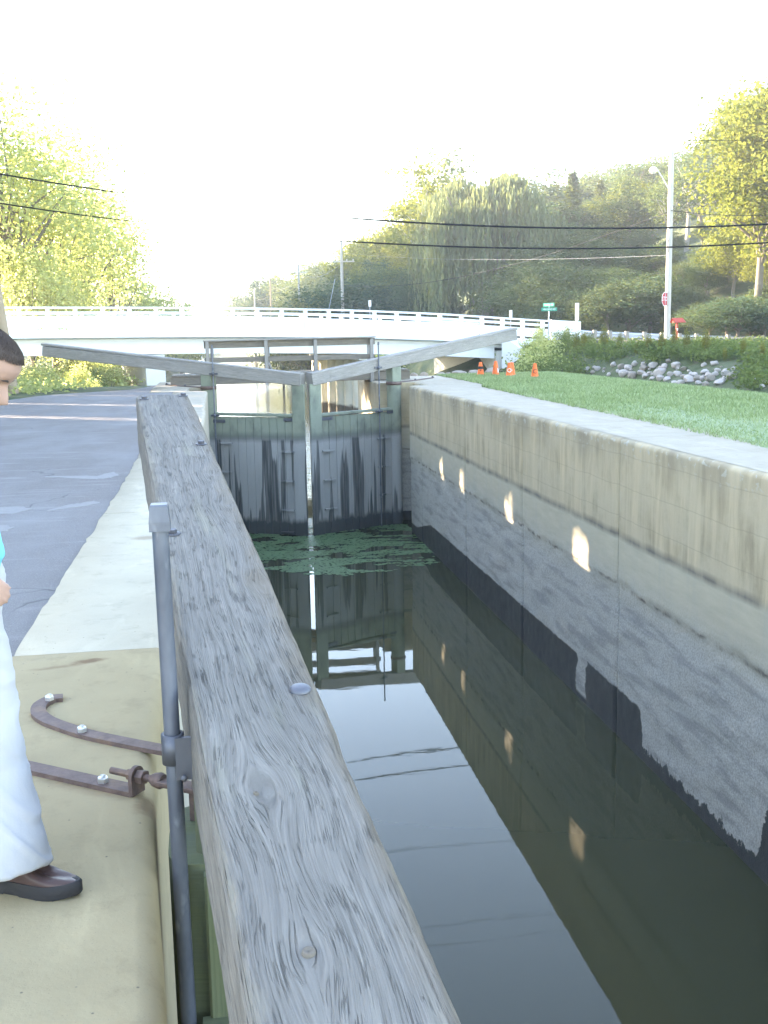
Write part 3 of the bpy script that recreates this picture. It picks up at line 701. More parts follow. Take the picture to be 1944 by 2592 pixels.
# heel post, leaf and paddle rod
m = MB(); pr = []
for k in range(28):
    t = 2 * math.pi * k / 28; c, s_ = math.cos(t), math.sin(t); e = .42
    pr.append((0.0 + .185 * math.copysign(abs(c) ** e, c), 2.78 + .185 * math.copysign(abs(s_) ** e, s_)))
m.prism(pr, -4.6, -0.035); m.build('heel_post', M['treated'], near)
m = MB(); m.obox((0.0, 2.78, -0.05), (0.0, 2.78, 0.30), .22, .26, up=(0, 1, 0), bev=.02); m.build('heel_tenon', M['treated'], near)
m = MB(); m.obox((-.005, 2.575, -4.5), (-.005, 2.575, -0.05), .17, .035, up=(0, 1, 0), bev=.006); m.build('guide_plank', M['treated'], near)
m = MB(); m.obox((-.11, 2.545, -.47), (.12, 2.545, -.47), .06, .05, bev=.006); m.lathe((-.04, 2.51, -.45), [(.012, 0), (.010, .006), (.001, .008)], 8, (0, -.5, 1)); m.build('cleat', M['treated'], near)
for i in range(11):
    y = 2.42 - .235 * i; x = -.005 - .0 + (2.5 - y) * .098 - .02
    m = MB(); m.obox((x, y, -4.5), (x, y, -.62 - random.uniform(0, .015)), .228, .12, up=(1, 0, .0), bev=.006); m.build('plank', M['gate'], near)
rt_, rb = Vector((-.154, 2.58, .86)), Vector((-.127, 2.53, -3.6))
rod = MB().tube([rt_, rt_.lerp(rb, .3), rt_.lerp(rb, .6), rb], .0198, 18).build('paddle_rod', M['pipe'], near)
m = MB(); m.grid([[Vector((-.154, 2.58, z)) + Vector((dx * s_, dy * s_, 0)) for dx, dy in ((-1, -1), (1, -1), (1, 1), (-1, 1), (-1, -1))] for z, s_ in ((.845, .020), (.845, .0248), (.868, .0246), (.905, .0212), (.909, .019), (.909, .0))], [[(0, 0)] * 5] * 6, False)
m.build('rod_cap', M['pipe'], rod)
cz = .295; cc = Vector((-.150, 2.572, cz))
m = MB(); m.lathe(cc - Vector((0, 0, .038)), [(.021, 0), (.0285, 0), (.0285, .076), (.021, .076)], 20)
m.obox(cc + Vector((.026, -.022, -.075)), cc + Vector((.026, -.022, .034)), .012, .045, up=(1, 0, 0), bev=.003)
m.lathe(cc + Vector((.026, -.045, -.062)), [(.008, 0), (.008, .006), (.001, .007)], 8, (0, -1, 0)); m.build('rod_clamp', M['iron'], near)

# anchor straps bolted to the near slab
def flat_strip(m, pts, w, z0, z1):
    pts = [Vector((p[0], p[1])) for p in pts]; Lf, Rt = [], []
    for i, p in enumerate(pts):
        d = (pts[min(i + 1, len(pts) - 1)] - pts[max(0, i - 1)]).normalized(); n = Vector((-d.y, d.x)); Lf.append(p + n * w / 2); Rt.append(p - n * w / 2)
    for i in range(len(pts) - 1):
        a, b, c, d = Lf[i], Lf[i + 1], Rt[i + 1], Rt[i]
        m.face([(*a, z1), (*d, z1), (*c, z1), (*b, z1)]); m.face([(*a, z0), (*a, z1), (*b, z1), (*b, z0)]); m.face([(*d, z1), (*d, z0), (*c, z0), (*c, z1)])
    for q, r in ((Lf[0], Rt[0]), (Rt[-1], Lf[-1])): m.face([(*q, z0), (*r, z0), (*r, z1), (*q, z1)])
    return m
def smooth_path(pts, n=6):
    out = []
    for i in range(len(pts) - 1):
        p0, p1, p2, p3 = [Vector((*pts[max(0, min(len(pts) - 1, k))][:2], 0)) for k in (i - 1, i, i + 1, i + 2)]
        for k in range(n):
            t = k / n; out.append(0.5 * ((2 * p1) + (-p0 + p2) * t + (2 * p0 - 5 * p1 + 4 * p2 - p3) * t * t + (-p0 + 3 * p1 - 3 * p2 + p3) * t ** 3))
    out.append(Vector((*pts[-1][:2], 0))); return out
def nut(c, r=.0165, h=.016):
    m = MB(); m.lathe(c, [(r, 0), (r, h * .8), (r * .9, h), (.009, h)], 6, (0, 0, 1), False); m.lathe(Vector(c) + Vector((0, 0, h)), [(.009, -.001), (.009, .005), (.001, .006)], 10); return m
hook = [(-.612, 3.872), (-.652, 3.862), (-.680, 3.80), (-.672, 3.715), (-.630, 3.635), (-.570, 3.565), (-.48, 3.475), (-.327, 3.36), (-.15, 3.235), (-.10, 3.18)]
a1 = thing('anchor_strap', 'hooked flat rusty iron strap bolted to the slab beside the beam', 'anchor strap', (-.48, 3.48, 0))
m = MB(); flat_strip(m, smooth_path(hook), .052, 0.0035, .018); m.build('strap_bar', M['rust'], a1)
for x, y in ((-.653, 3.835), (-.497, 3.487)): nut((x, y, .018)).build('bolt_nut', M['zinc'], a1)
a2 = thing('anchor_strap', 'straight rusty iron strap with upright flange and threaded rod by the deck edge', 'anchor strap', (-.45, 3.12, 0))
sd = (Vector((-.29, 2.985, 0)) - Vector((-.95, 3.46, 0))).normalized()
m = MB(); flat_strip(m, [(-.95, 3.46), (-.6, 3.208), (-.288, 2.984)], .056, .0035, .018); m.build('strap_bar', M['rust'], a2)
for x, y in ((-.385, 3.052), (-.80, 3.35)): nut((x, y, .018)).build('bolt_nut', M['zinc'], a2)
fc = Vector((-.288, 2.984, .018)); side = Vector((-sd.y, sd.x, 0))
m = MB(); prf = [(-.028, 0), (.028, 0), (.028, .055)] + [(.028 * math.cos(t), .055 + .028 * math.sin(t)) for t in np.linspace(.3, 2.85, 8)] + [(-.028, .055)]
A = [fc + side * u + Vector((0, 0, v - .012)) for u, v in prf]; B = [p + sd * .013 for p in A]
m.face(A[::-1]); m.face(B)
for i in range(len(A)): j = (i + 1) % len(A); m.face([A[i], A[j], B[j], B[i]])
m.build('flange', M['rust'], a2)
rc = fc + Vector((0, 0, .042))
m = MB(); m.tube([rc - sd * .085, rc - sd * .06, rc + sd * .10], .0105, 12); m.tube([rc - sd * .02, rc - sd * .002], .017, 6, smooth=False)
m.tube([rc + sd * .015, rc + sd * .04], .021, 6, smooth=False); m.tube([rc + sd * .06, rc + sd * .075, rc + sd * .095, rc + sd * .105], [.012, .020, .024, .020], 12); m.build('threaded_rod', M['rust'], a2)
m = MB(); q = rc + sd * .10; m.obox(q, q + sd * .14, .05, .016, up=(0, 0, 1), bev=.003); m.obox(q + sd * .10 + Vector((0, 0, -.05)), q + Vector((.20, -.10, -.05)), .03, .09, bev=.004); m.build('collar_yoke', M['rust'], a2)
for (ends, lab, gp) in (([(4.80, 28.75), (5.5, 29.8), (6.3, 31.3)], 'thin rusty strap running across the coping behind the right heel post', 1), ([(-.45, 28.75), (-.9, 29.6), (-1.45, 30.9)], 'thin rusty strap on the pale deck behind the left heel post', 1)):
    t = thing('anchor_strap', lab, 'anchor strap', (ends[1][0], ends[1][1], 0)); m = MB(); flat_strip(m, ends, .08, .005, .03); m.build('strap_bar', M['rust'], t)
    for k in (1, 2): nut((ends[k][0], ends[k][1], .03), .03, .03).build('bolt_nut', M['dark_iron'], t)

# ------------------------------------------------------------------ timber footbridge behind the gates
fb = thing('footbridge', 'timber footbridge with post and rail handrails just behind the gates', 'footbridge', (2.1, 31, 0))
for y in (30.5, 31.75): MB().obox((-1.32, y, 0.115), (5.46, y, .155), .14, .235, bev=.01).build('stringer', M['rail_wood'], fb)
for i in range(40):
    x = -1.2 + i * .168; MB().obox((x, 30.40, .265 + .006 * x), (x, 31.85, .265 + .006 * x), .158, .04, bev=.004).build('deck_plank', M['rail_wood'], fb)
for y, dx, ins in ((30.42, 0, .08), (31.84, .12, -.08)):
    for x in (-.27, 1.36, 2.75, 4.36): MB().obox((x + dx, y, -.05), (x + dx, y, 1.2), .095, .10, up=(0, 1, 0), bev=.006).build('post', M['beam_far'], fb)
    MB().obox((-.36, y + ins, 1.10), (4.46 + dx, y + ins, 1.13), .05, .19, bev=.005).build('rail', M['rail_wood'], fb)
    MB().obox((-.38, y + ins * .3, 1.218), (4.48 + dx, y + ins * .3, 1.248), .17, .035, bev=.005).build('rail', M['beam_far'], fb)
    MB().obox((-.36, y + ins, .665), (4.46 + dx, y + ins, .69), .045, .12, bev=.005).build('rail', M['rail_wood'], fb)
for x in (1.42, 2.70): MB().obox((x, 30.46, .55), (x + .12, 30.75, .28), .06, .09).build('brace', M['beam_far'], fb)

# ------------------------------------------------------------------ white concrete road bridge
def kpos(k, off=0.0):
    D = 52 * (1 + .009 * k); u = (68.33 * k + 423.4) / (1 + .009 * k); xc = (u - 972) * D / 2695
    wv = CAM.T @ np.array([xc, 0, D]); return Vector((wv[0], wv[1], 0))
K0, K1 = kpos(0), kpos(17)
KD = (K1 - K0) / 17; KN_ = Vector((-KD.y, KD.x, 0)).normalized()     # KN_ points away from the camera
if KN_.y < 0: KN_ = -KN_
BW = 9.0
ZT = [(-20, 2.70), (-6, 2.86), (0, 2.80), (4, 2.73), (8, 2.60), (12, 2.37), (17, 1.95), (19, 1.80), (24, 1.6)]
def kp(k, n=0.0, z=0.0): p = K0 + KD * k + KN_ * n; return Vector((p.x, p.y, interp(k, ZT) + z))
rb_ = thing('road_bridge', 'white concrete road bridge with open railings crossing the canal beyond the lock', 'bridge', (K0.x + 8, K0.y + 6, 0))
def kstrip(name, k0, k1, prof, mat, parent=rb_, step=1.0):
    m = MB(); n = max(1, int(math.ceil((k1 - k0) / step))); P = []
    for i in range(n + 1):
        k = k0 + (k1 - k0) * i / n; P.append([kp(k, a, z) for a, z in prof + prof[:1]])
    m.grid(P[::-1], [[(p.x, p.z) for p in r] for r in P], False); m.face(P[0][:-1]); m.face(P[-1][:-1][::-1]); return m.build(name, mat, parent)
R0, R1 = -14.0, 17.35
kstrip('deck', R0, 18.6, [(0, -1.06), (0, -1.42), (.5, -1.50), (.5, -1.62), (BW - .5, -1.62), (BW - .5, -1.50), (BW, -1.42), (BW, -1.06), (BW - .4, -1.06), (BW - .4, -1.22), (.4, -1.22), (.4, -1.06)], M['white_conc'])
for n in (.55, 3.0, 5.6, 8.1): kstrip('girder', R0, 14.75, [(n, -1.62), (n, -2.22), (n + .4, -2.22), (n + .4, -1.62)], M['white_conc'])
for n in (.12, BW - .30):
    kstrip('top_rail', R0, R1, [(n, 0), (n, -.09), (n + .18, -.09), (n + .18, 0)], M['white_conc'])
    kstrip('middle_rail', R0, R1, [(n + .02, -.22), (n + .02, -.35), (n + .14, -.35), (n + .14, -.22)], M['white_conc'])
    kstrip('lower_rail', R0, R1, [(n + .02, -.48), (n + .02, -.95), (n + .14, -.95), (n + .14, -.48)], M['white_conc'])
    for k in range(int(R0), 18):
        m = MB(); m.obox(kp(k, n + .08, -1.07), kp(k, n + .08, -.01), .155, .22, up=KN_, bev=.01); m.build('railing_post', M['white_conc'], rb_)
kstrip('end_parapet', 17.42, 18.9, [(.05, .02), (.05, -1.08), (.38, -1.08), (.38, .02)], M['white_conc'], step=.3)
# abutments, flared wing wall, pile pier
def vbox(pts, z0, z1, name, mat): m = MB(); m.prism([(p.x, p.y) for p in pts], z0, z1); return m.build(name, mat, rb_)
vbox([kp(14.8, .4), kp(18.4, .4), kp(18.4, BW - .4), kp(14.8, BW - .4)], -4.8, 0.33, 'abutment', M['pier'])
vbox([kp(-.45, .6), kp(.30, .6), kp(.30, BW - .6), kp(-.45, BW - .6)], -4.8, .55, 'abutment', M['pier'])
m = MB(); a, b = kp(14.86, -.04), kp(15.9, -2.2); th = (b - a); th.z = 0; th.normalize(); nn = Vector((-th.y, th.x, 0)) * .32
q = [Vector((a.x, a.y, -4.5)), Vector((a.x, a.y, .86)), Vector((a.x, a.y, .86)) + th * .5, Vector((b.x, b.y, -.42)), Vector((b.x, b.y, -4.5))]
F_ = q; G_ = [p + nn for p in q]; m.face(F_); m.face(G_[::-1])
for i in range(5): j = (i + 1) % 5; m.face([F_[i], G_[i], G_[j], F_[j]])
m.build('wing_wall', M['white_conc'], rb_)
kpier = 8.75
p_near, p_far = kp(kpier, .7), kp(kpier - .2, BW - .7)
for i in range(7):
    t = i / 6; p = p_near.lerp(p_far, t)
    m = MB(); m.tube([(p.x, p.y, -4.8), (p.x, p.y, -1.5), (p.x, p.y, .12)], .25, 18, caps=False); m.build('pile', M['pile'], rb_)
m = MB(); zc = .28; m.obox((p_near.x, p_near.y, zc) , (p_far.x, p_far.y, zc), .8, .5); m.build('pile_cap', M['pier'], rb_)

# road meeting the bridge, guardrail along it
rd = [kp(18.6, .45), kp(18.6, BW - .45), Vector((22, 75, 0)), Vector((16.0, 120, 0)), Vector((15, 300, 0)), Vector((22, 300, 0)), Vector((24, 120, 0)), Vector((31, 66, 0)), Vector((60, 52, 0)), Vector((60, 44, 0)), Vector((30, 48.5, 0)), Vector((22, 52.0, 0))]
m = MB(); m.prism([(p.x, p.y) for p in rd], .45, .80); tag(m.build('road', M['road']), 'grey asphalt road behind the guardrail', kind='structure')

# ------------------------------------------------------------------ guardrail, signs, poles, wires
def on_ground(px, py, t0=14.0, t1=140.0):
    d = Vector(CAM.T @ np.array([px - 972., py - 1296., 2695.])).normalized(); t = t0
    while t < t1:
        p = Vector((0, 0, H)) + d * t
        if p.z < ground_h(p.x, p.y): return Vector((p.x, p.y, ground_h(p.x, p.y)))
        t += 0.12
    return None
def gh(x, y): return ground_h(x, y)
gl = [(1452, 833, 59.5), (1500, 838, 59.5), (1600, 842, 59.0), (1720, 847, 58.5), (1850, 850, 58.5), (2000, 853, 59)]
GP = [at(*q) for q in gl]
def along(px):
    for (a, pa), (b, pb) in zip(zip([g[0] for g in gl], GP), zip([g[0] for g in gl][1:], GP[1:])):
        if a <= px <= b: return pa.lerp(pb, (px - a) / (b - a))
gr = thing('guardrail', 'galvanised steel guardrail on timber posts along the road', 'guardrail', GP[2] - Vector((0, 0, .7)))
m = MB(); prf = [(0, .0), (.03, -.03), (.085, -.06), (.085, -.11), (.0, -.15), (0, -.20), (.085, -.24), (.085, -.29), (.03, -.32), (0, -.35)]
P = []
for p in GP: P.append([p + Vector((-.05, -1, 0)).normalized() * f + Vector((0, 0, z)) for f, z in prf])
m.grid(P, [[(q.x, q.z) for q in r] for r in P], False); m.build('steel_beam', M['galv'], gr)
for px in (1503, 1541, 1584, 1629, 1673, 1717, 1760, 1840, 1925):
    p = along(px); b = MB(); b.obox(Vector((p.x, p.y - .16, -.6)), Vector((p.x, p.y - .16, p.z + .07)), .2, .2, up=(0, 1, 0), bev=.01); b.build('timber_post', M['post_wood'], gr)

def text_mesh(s, size):
    c = bpy.data.curves.new('lettering', 'FONT'); c.body = s; c.size = size; c.align_x = 'CENTER'; c.align_y = 'CENTER'; c.resolution_u = 2; c.extrude = 0.0015
    o = bpy.data.objects.new('lettering_tmp', c); COL.objects.link(o); dg = bpy.context.evaluated_depsgraph_get(); dg.update()
    me = bpy.data.meshes.new_from_object(o.evaluated_get(dg)); bpy.data.objects.remove(o); bpy.data.curves.remove(c); me.materials.clear(); return me
def lettering(s, size, mat, parent, wpos, facing, name='lettering', sx=1.0):
    """flat letters facing the horizontal direction `facing`"""
    me = text_mesh(s, size); f = Vector(facing).normalized(); x = Vector((0, 0, 1)).cross(f).normalized(); u = f.cross(x)
    mat4 = Matrix(((x.x * sx, u.x, f.x, 0), (x.y * sx, u.y, f.y, 0), (x.z * sx, u.z, f.z, 0), (0, 0, 0, 1))); me.transform(mat4)
    o = mesh_obj(name, me, mat, parent); o.location = Vector(wpos) - base_of(parent); return o

def pole(px, ytop, Y, r, label, basez=None, mat='pole', lean=(0, 0), group=None, arms=()):
    b = at(px, 800, Y); z0 = gh(b.x, Y) if basez is None else basez
    t = at(px, ytop, Y); o = thing('utility_pole', label, 'utility pole', (b.x, Y, z0), group)
    MB().tube([(b.x, Y, z0 - .5), (b.x + lean[0] * .5, Y, (z0 + t.z) / 2), (b.x + lean[0], Y + lean[1], t.z)], [r, r * .9, r * .75], 12).build('shaft', M[mat], o)
    for dz, wdt in arms:
        z = t.z - dz; a = MB(); a.obox((b.x - wdt / 2 + lean[0], Y - r - .06, z), (b.x + wdt / 2 + lean[0], Y - r - .06, z), .1, .12); ca = a.build('crossarm', M[mat], o)
        for q in (-.45, -.2, .2, .45):
            i = MB(); i.lathe((b.x + q * wdt + lean[0], Y - r - .06, z + .06), [(.03, 0), (.05, .05), (.04, .10), (.06, .13), (.001, .17)], 8); i.build('insulator', M['pier'], ca)
    return o, t
p1, ptop = pole(1690, 366, 52, .155, 'tall pale utility pole with street lamp beside the stop sign', 0.35)
pb = p1.location
zl = at(1692, 470, 52).z
m = MB(); q0 = Vector((pb.x - .12, 52, zl - .15)); m.tube([q0, q0 + Vector((-.35, 0, .55)), q0 + Vector((-.62, -.05, .88)), q0 + Vector((-.72, -.08, .93))], .03, 8); la = m.build('lamp_arm', M['galv'], p1)
lc = q0 + Vector((-.86, -.1, .93)); m = MB(); m.lathe(lc - Vector((0, 0, .12)), [(.05, -.04), (.20, .0), (.21, .06), (.15, .17), (.07, .22), (.001, .24)], 14); m.build('lamp_head', M['white'], la)
m = MB(); m.lathe(lc - Vector((0, 0, .12)), [(.001, -.12), (.09, -.10), (.14, -.03), (.16, 0.0)], 14); m.build('lamp_lens', M['pier'], la)
m = MB(); m.tube([(pb.x - .14, 51.85, at(1690, 640, 52).z), (pb.x - .20, 51.8, at(1690, 620, 52).z), (pb.x - .14, 51.84, at(1690, 606, 52).z)], .03, 6); m.build('conduit', M['dark_iron'], p1)
# stop sign
sp_ = at(1684, 757, 51.8); fdir = Vector((.62, -.78, 0)).normalized()
ss = thing('stop_sign', 'red octagonal STOP sign fixed low on the tall pale pole', 'stop sign', (sp_.x, 51.8, sp_.z))
sx_ = Vector((0, 0, 1)).cross(fdir).normalized()
def octa(r, off, th):
    m = MB(); A = [sp_ + fdir * off + (sx_ * math.cos(t) + Vector((0, 0, 1)) * math.sin(t)) * r for t in [math.pi / 8 + k * math.pi / 4 for k in range(8)]]; B = [p - fdir * th for p in A]
    m.face(A); m.face(B[::-1])
    for i in range(8): j = (i + 1) % 8; m.face([A[i], B[i], B[j], A[j]])
    return m
octa(.375, 0, .004).build('border', M['white'], ss); octa(.345, .004, .003).build('face', M['stop_red'], ss)
lettering('STOP', .31, M['white'], ss, sp_ + fdir * .009, fdir, sx=.92)
MB().obox(sp_ - fdir * .01 + Vector((0, 0, -.3)), sp_ - fdir * .01 + Vector((0, 0, .3)), .05, .03, up=fdir).build('bracket', M['galv'], ss)
# red-roofed box on a post
b_ = at(1714, 812, 50.5); o = thing('leaflet_box', 'small faded red roofed box on a red post beside the pole', 'leaflet box', (b_.x, 50.5, gh(b_.x, 50.5)))
MB().obox((b_.x, 50.5, gh(b_.x, 50.5) - .2), (b_.x, 50.5, b_.z), .09, .09, up=(0, 1, 0), bev=.005).build('post', M['red_wood'], o)
m = MB(); m.obox(b_ + Vector((-.03, -.32, -.07)), b_ + Vector((-.03, .32, -.07)), .05, .05); dz = Vector((0, 0, .0))
for s_ in (-1, 1):
    q = [b_ + Vector((-.28, s_ * .0 - .0, .14)), b_ + Vector((.28, 0, .14)), b_ + Vector((.33, s_ * .30, -.06)), b_ + Vector((-.25, s_ * .30, -.06))]
    m.face(q if s_ > 0 else q[::-1]); m.face([p - Vector((0, 0, .03)) for p in (q[::-1] if s_ > 0 else q)])
m.build('roof', M['red_wood'], o)
MB().box(b_ + Vector((0, 0, -.03)), (.40, .30, .12)).build('box_body', M['red_wood'], o)
MB().box((b_.x, 50.44, b_.z - .42), (.05, .01, .12)).build('notice', M['white'], o)
# street name sign
b_ = at(1390, 783, 57.2); o = thing('street_sign', 'two green street name blades crossed on a pale post by the bridge end', 'street sign', (b_.x, 57.2, gh(b_.x, 57.2)))
MB().tube([(b_.x - .02, 57.2, gh(b_.x, 57.2)), (b_.x, 57.2, b_.z + .33)], .032, 10).build('post', M['galv'], o)
f1 = Vector((-.12, -1, 0)).normalized(); f2 = Vector((-.80, -.6, 0)).normalized()
for f_, dz, L_, tx in ((f1, 0, .86, 'HILLSIDE RD'), (f2, .24, .74, 'CANAL RD')):
    xx = Vector((0, 0, 1)).cross(f_); c = b_ + Vector((0, 0, dz)) + f_ * .04
    bl = MB().obox(c - xx * L_ / 2, c + xx * L_ / 2, .008, .19, bev=.0).build('name_blade', M['green_sign'], o)
    lettering(tx, .125, M['white'], bl, c + f_ * .007, f_)
# narrow white marker boards
for px, y0, y1, yb, Y, wd, lab in ((1461, 767, 811, 860, 58.0, .21, 'tall narrow white marker board on a post right of the bridge parapet'), (1293, 785, 806, 830, 72, .20, 'narrow white marker board on the far side of the bridge railing'), (936, 760, 776, 800, 80, .2, 'small white marker board far off behind the bridge railing')):
    c0, c1 = at(px, y0, Y), at(px, y1, Y); z0 = gh(c0.x, Y)
    o = thing('marker_sign', lab, 'road sign', (c0.x, Y, z0))
    MB().tube([(c0.x, Y + .03, min(z0, c1.z - .3)), (c0.x, Y + .03, c0.z)], .025, 8).build('post', M['galv'], o)
    MB().obox((c0.x, Y, c1.z), (c0.x, Y, c0.z), wd, .02, up=(0, 1, 0)).build('board', M['white'], o)
    MB().obox((c0.x, Y - .013, c1.z + .05), (c0.x, Y - .013, c0.z - .05), wd * .35, .006, up=(0, 1, 0)).build('stripe', M['galv'], o)
# far poles along the road
fp = []
for px, yt, Y, lab, mt, arms in ((868, 608, 104, 'white utility pole with one crossarm, tallest beyond the bridge', 'pole', ((2.0, 2.4),)), (759, 662, 158, 'grey utility pole left of the tallest one beyond the bridge', 'pole', ((1.6, 2.4),)),
        (687, 703, 190, 'thin brown utility pole against the far trees', 'brown_pole', ()), (646, 732, 215, 'short pinkish pole, first left of the brown one', 'pole', ()), (621, 743, 240, 'distant pole with a small crossarm at its top', 'pole', ((.9, 2.2),)),
        (612, 756, 265, 'distant pole with double crossarm', 'pole', ((.6, 2.6), (2.0, 2.6))), (596, 766, 300, 'farthest and smallest utility pole', 'pole', ())):
    b = at(px, 800, Y); fp.append(pole(px, yt, Y, .17, lab, min(0.6, at(px, 850, Y).z), mt, arms=arms, group='utility poles along the far road')[1])
# leaning pole at the left edge
bl_ = Vector((-5.34, 29.5, -.15)); o = thing('utility_pole', 'thick brown utility pole leaning at the left edge behind the person', 'utility pole', bl_)
tl = Vector((-6.45, 29.5, 11.2)); MB().tube([bl_ - Vector((0, 0, .4)), bl_.lerp(tl, .5), tl], [.155, .145, .12], 14).build('shaft', M['brown_pole'], o)
def wire(name, label, a, b, sag, r=.012, mat='wire', n=26, group=None):
    a, b = Vector(a), Vector(b); pts = []
    for i in range(n + 1): t = i / n; p = a.lerp(b, t); p.z -= 4 * sag * t * (1 - t); pts.append(p)
    mid = pts[n // 2]; m = MB(); m.tube(pts, r, 6); o = mesh_obj(name, m.mesh(name, mid), M[mat]); o.location = mid; return tag(o, label, 'cable', group)
# the two thick cables and the thin ones cross the lock from the leaning pole to a pole outside the picture
xr_ = 46.0; xl_ = -6.0
def wpt(px, py): r = CAM.T @ np.array([px - 972., py - 1296., 2695.]); t = 30.9 / r[1]; return (r[0] * t, H + r[2] * t)
def cable(label, pxs, r, mat='wire'):
    q = np.array([wpt(*p) for p in pxs]); c = np.polyfit(q[:, 0], q[:, 1], 2); xx = np.linspace(xl_ if True else 0, 40, 60)
    pts = [Vector((x, 30.9 - (x + 6) * .02, float(np.polyval(c, x)))) for x in xx]; mid = pts[30]
    rr = [r * interp(548 + 2695 * p.x / 30.9, [(0, .75), (300, .6), (380, .3), (820, .3), (920, .85), (3000, .9)]) for p in pts]  # thinned across the sky gap to imitate glare washing the cable out
    m = MB(); m.tube(pts, rr, 6); o = mesh_obj('overhead_cable', m.mesh('overhead_cable', mid), M[mat]); o.location = mid; return tag(o, label, 'cable')
cable('upper of the two thick black cables strung across the picture', [(0, 442), (330, 490), (900, 556), (1250, 577), (1500, 580), (1944, 570)], .030)
cable('lower of the two thick black cables strung across the picture', [(0, 513), (200, 546), (310, 558), (840, 611), (1200, 627), (1500, 630.5), (1944, 617)], .026)
for z, sg, lab in ((7.3, .8, 'thin overhead wire crossing above the two thick cables'), (9.9, .8, 'thin overhead wire high above the lock'), (10.6, .8, 'topmost thin overhead wire above the lock')):
    wire('overhead_wire', lab, (-6.3, 30.6, z), (46, 29.0, z + .2), sg, .007)
pp = Vector((pb.x, 51.85, at(1690, 534, 52).z))
wire('overhead_wire', 'black cable sagging from the tall pole down to the left towards the far poles', pp, fp[0] - Vector((0, 0, 4.2)), 1.3, .018)
wire('overhead_wire', 'black cable running right from the tall pole out of the picture', pp, at(2000, 541, 50), .15, .014)
wire('overhead_wire', 'pale thin wire in front of the willow below the two thick cables', at(1690, 646, 52), at(868, 640, 104), .4, .006, 'grey_wire')
for i in range(len(fp) - 1): wire('overhead_wire', 'thin wire strung between the far poles by the road', fp[i] - Vector((0, 0, 2)), fp[i + 1] - Vector((0, 0, 1.6)), 1.0, .012, 'grey_wire', 12, 'wires between the far poles')
wire('guy_wire', 'slanting pale guy wire beside the tallest far pole', at(848, 706, 103), at(829, 800, 101), 0, .02, 'galv', 4)

# ------------------------------------------------------------------ traffic cones
def cone(x, y, label, mark, yaw, tilt=0, hh=.40):
    z = gh(x, y) + .045; o = thing('traffic_cone', label, 'traffic cone', (x, y, z), 'orange traffic cones on the grass')
    m = MB(); s_ = .145
    q = [(-s_, -s_ + .03), (-s_ + .03, -s_), (s_ - .03, -s_), (s_, -s_ + .03), (s_, s_ - .03), (s_ - .03, s_), (-s_ + .03, s_), (-s_, s_ - .03)]
    c, s2 = math.cos(yaw), math.sin(yaw); m.prism([(x + a * c - b * s2, y + a * s2 + b * c) for a, b in q], z, z + .022); m.build('base', M['orange'], o)
    m = MB(); m.lathe((x, y, z + .02), [(.118, 0), (.112, .012), (.05, hh - .03), (.046, hh - .008), (.036, hh), (.030, hh - .004), (.03, hh - .05)], 22); m.build('body', M['orange'], o)
    f = Vector((-.26, -1, 0)).normalized()
    def onc(h): return Vector((x, y, z + .02 + h)) + f * (.112 - .062 * (h / hh) + .004)
    if mark == 'band':
        b = MB(); b.lathe((x, y, z + .02), [(.112 - .062 * (h_ / hh) + .0025, h_) for h_ in (.19, .27)], 22); b.build('band', M['black'], o)
        lettering('4', .12, M['black'], o, onc(.15), f + Vector((0, 0, .15)), 'marking')
    elif mark: lettering(mark[0], .17, M[mark[1]], o, onc(.17), f + Vector((0, 0, .16)), 'marking')
    if mark is None:
        b = MB(); P = [[Vector((x, y, z + .02 + h_)) + Vector((math.cos(t), math.sin(t), 0)) * (.1125 - .062 * (h_ / hh) + .003) for t in np.linspace(-1.15, -.55 - a_, 5)] for h_, a_ in ((.08, .25), (.14, 0), (.18, 0), (.22, .3))]
        b.grid(P, [[(0, 0)] * 5] * 4); b.build('marking', M['white'], o)
cone(7.94, 32.0, 'orange cone with a black band, leftmost of the row', 'band', .2)
cone(8.36, 31.8, 'orange cone with a white patch on its right side', None, .5, hh=.43)
cone(8.50, 30.75, 'front one of two touching orange cones, marked with a white O', ('O', 'white'), .1)
cone(8.66, 31.05, 'rear one of two touching orange cones, marked with a white stroke', (')', 'white'), .35)
cone(8.90, 29.5, 'orange cone marked with a small dark C, rightmost of the row', ('C', 'black'), .3)

# ------------------------------------------------------------------ lawn, duckweed, rocks
m = MB(); ly = list(np.arange(-8, 34.1, 0.7)); P = []
def edge_out(y): return 11.2 + .35 * math.sin(y * .6) + (0.3 if y > 28 else 0)
def lawn_in(y):
    a = grass_in(y)
    if y > 26.3: a = 6.66 + .02 * (y - 26)
    return a + .05 * nz(y, 0, 1.6, 7) + .03 * nz(y, 0, 6, 2)
for y in ly[::-1]:
    a, b = lawn_in(y), edge_out(y); r = []
    for i in range(17):
        x = a + (b - a) * i / 16; z = gh(max(6.2, x), y) + .055 + .02 * mnoise.noise((x * .8, y * .5, 1)) - (.02 if i == 0 else 0) - (.25 if i == 16 else 0); r.append((x, y, z))
    P.append(r)
P = [[(x, 33.95, z - .3) for x, y, z in P[0]]] + P
m.grid(P, [[(q[0], q[1]) for q in r] for r in P], True); tag(m.build('lawn', M['lawn']), 'mown green lawn behind the right lock wall', kind='structure')
nb = 150000; u = rng.random(nb); yy = 6 + 28 * u ** 1.35; t_ = rng.random(nb)
inn = np.array([lawn_in(y) for y in np.linspace(6, 34.2, 400)]); ii = np.interp(yy, np.linspace(6, 34.2, 400), inn); xx = ii - .01 + (np.vectorize(edge_out)(yy) + .3 - ii) * t_
zz = np.array([gh(max(6.2, a), b) for a, b in zip(xx, yy)]) + .05
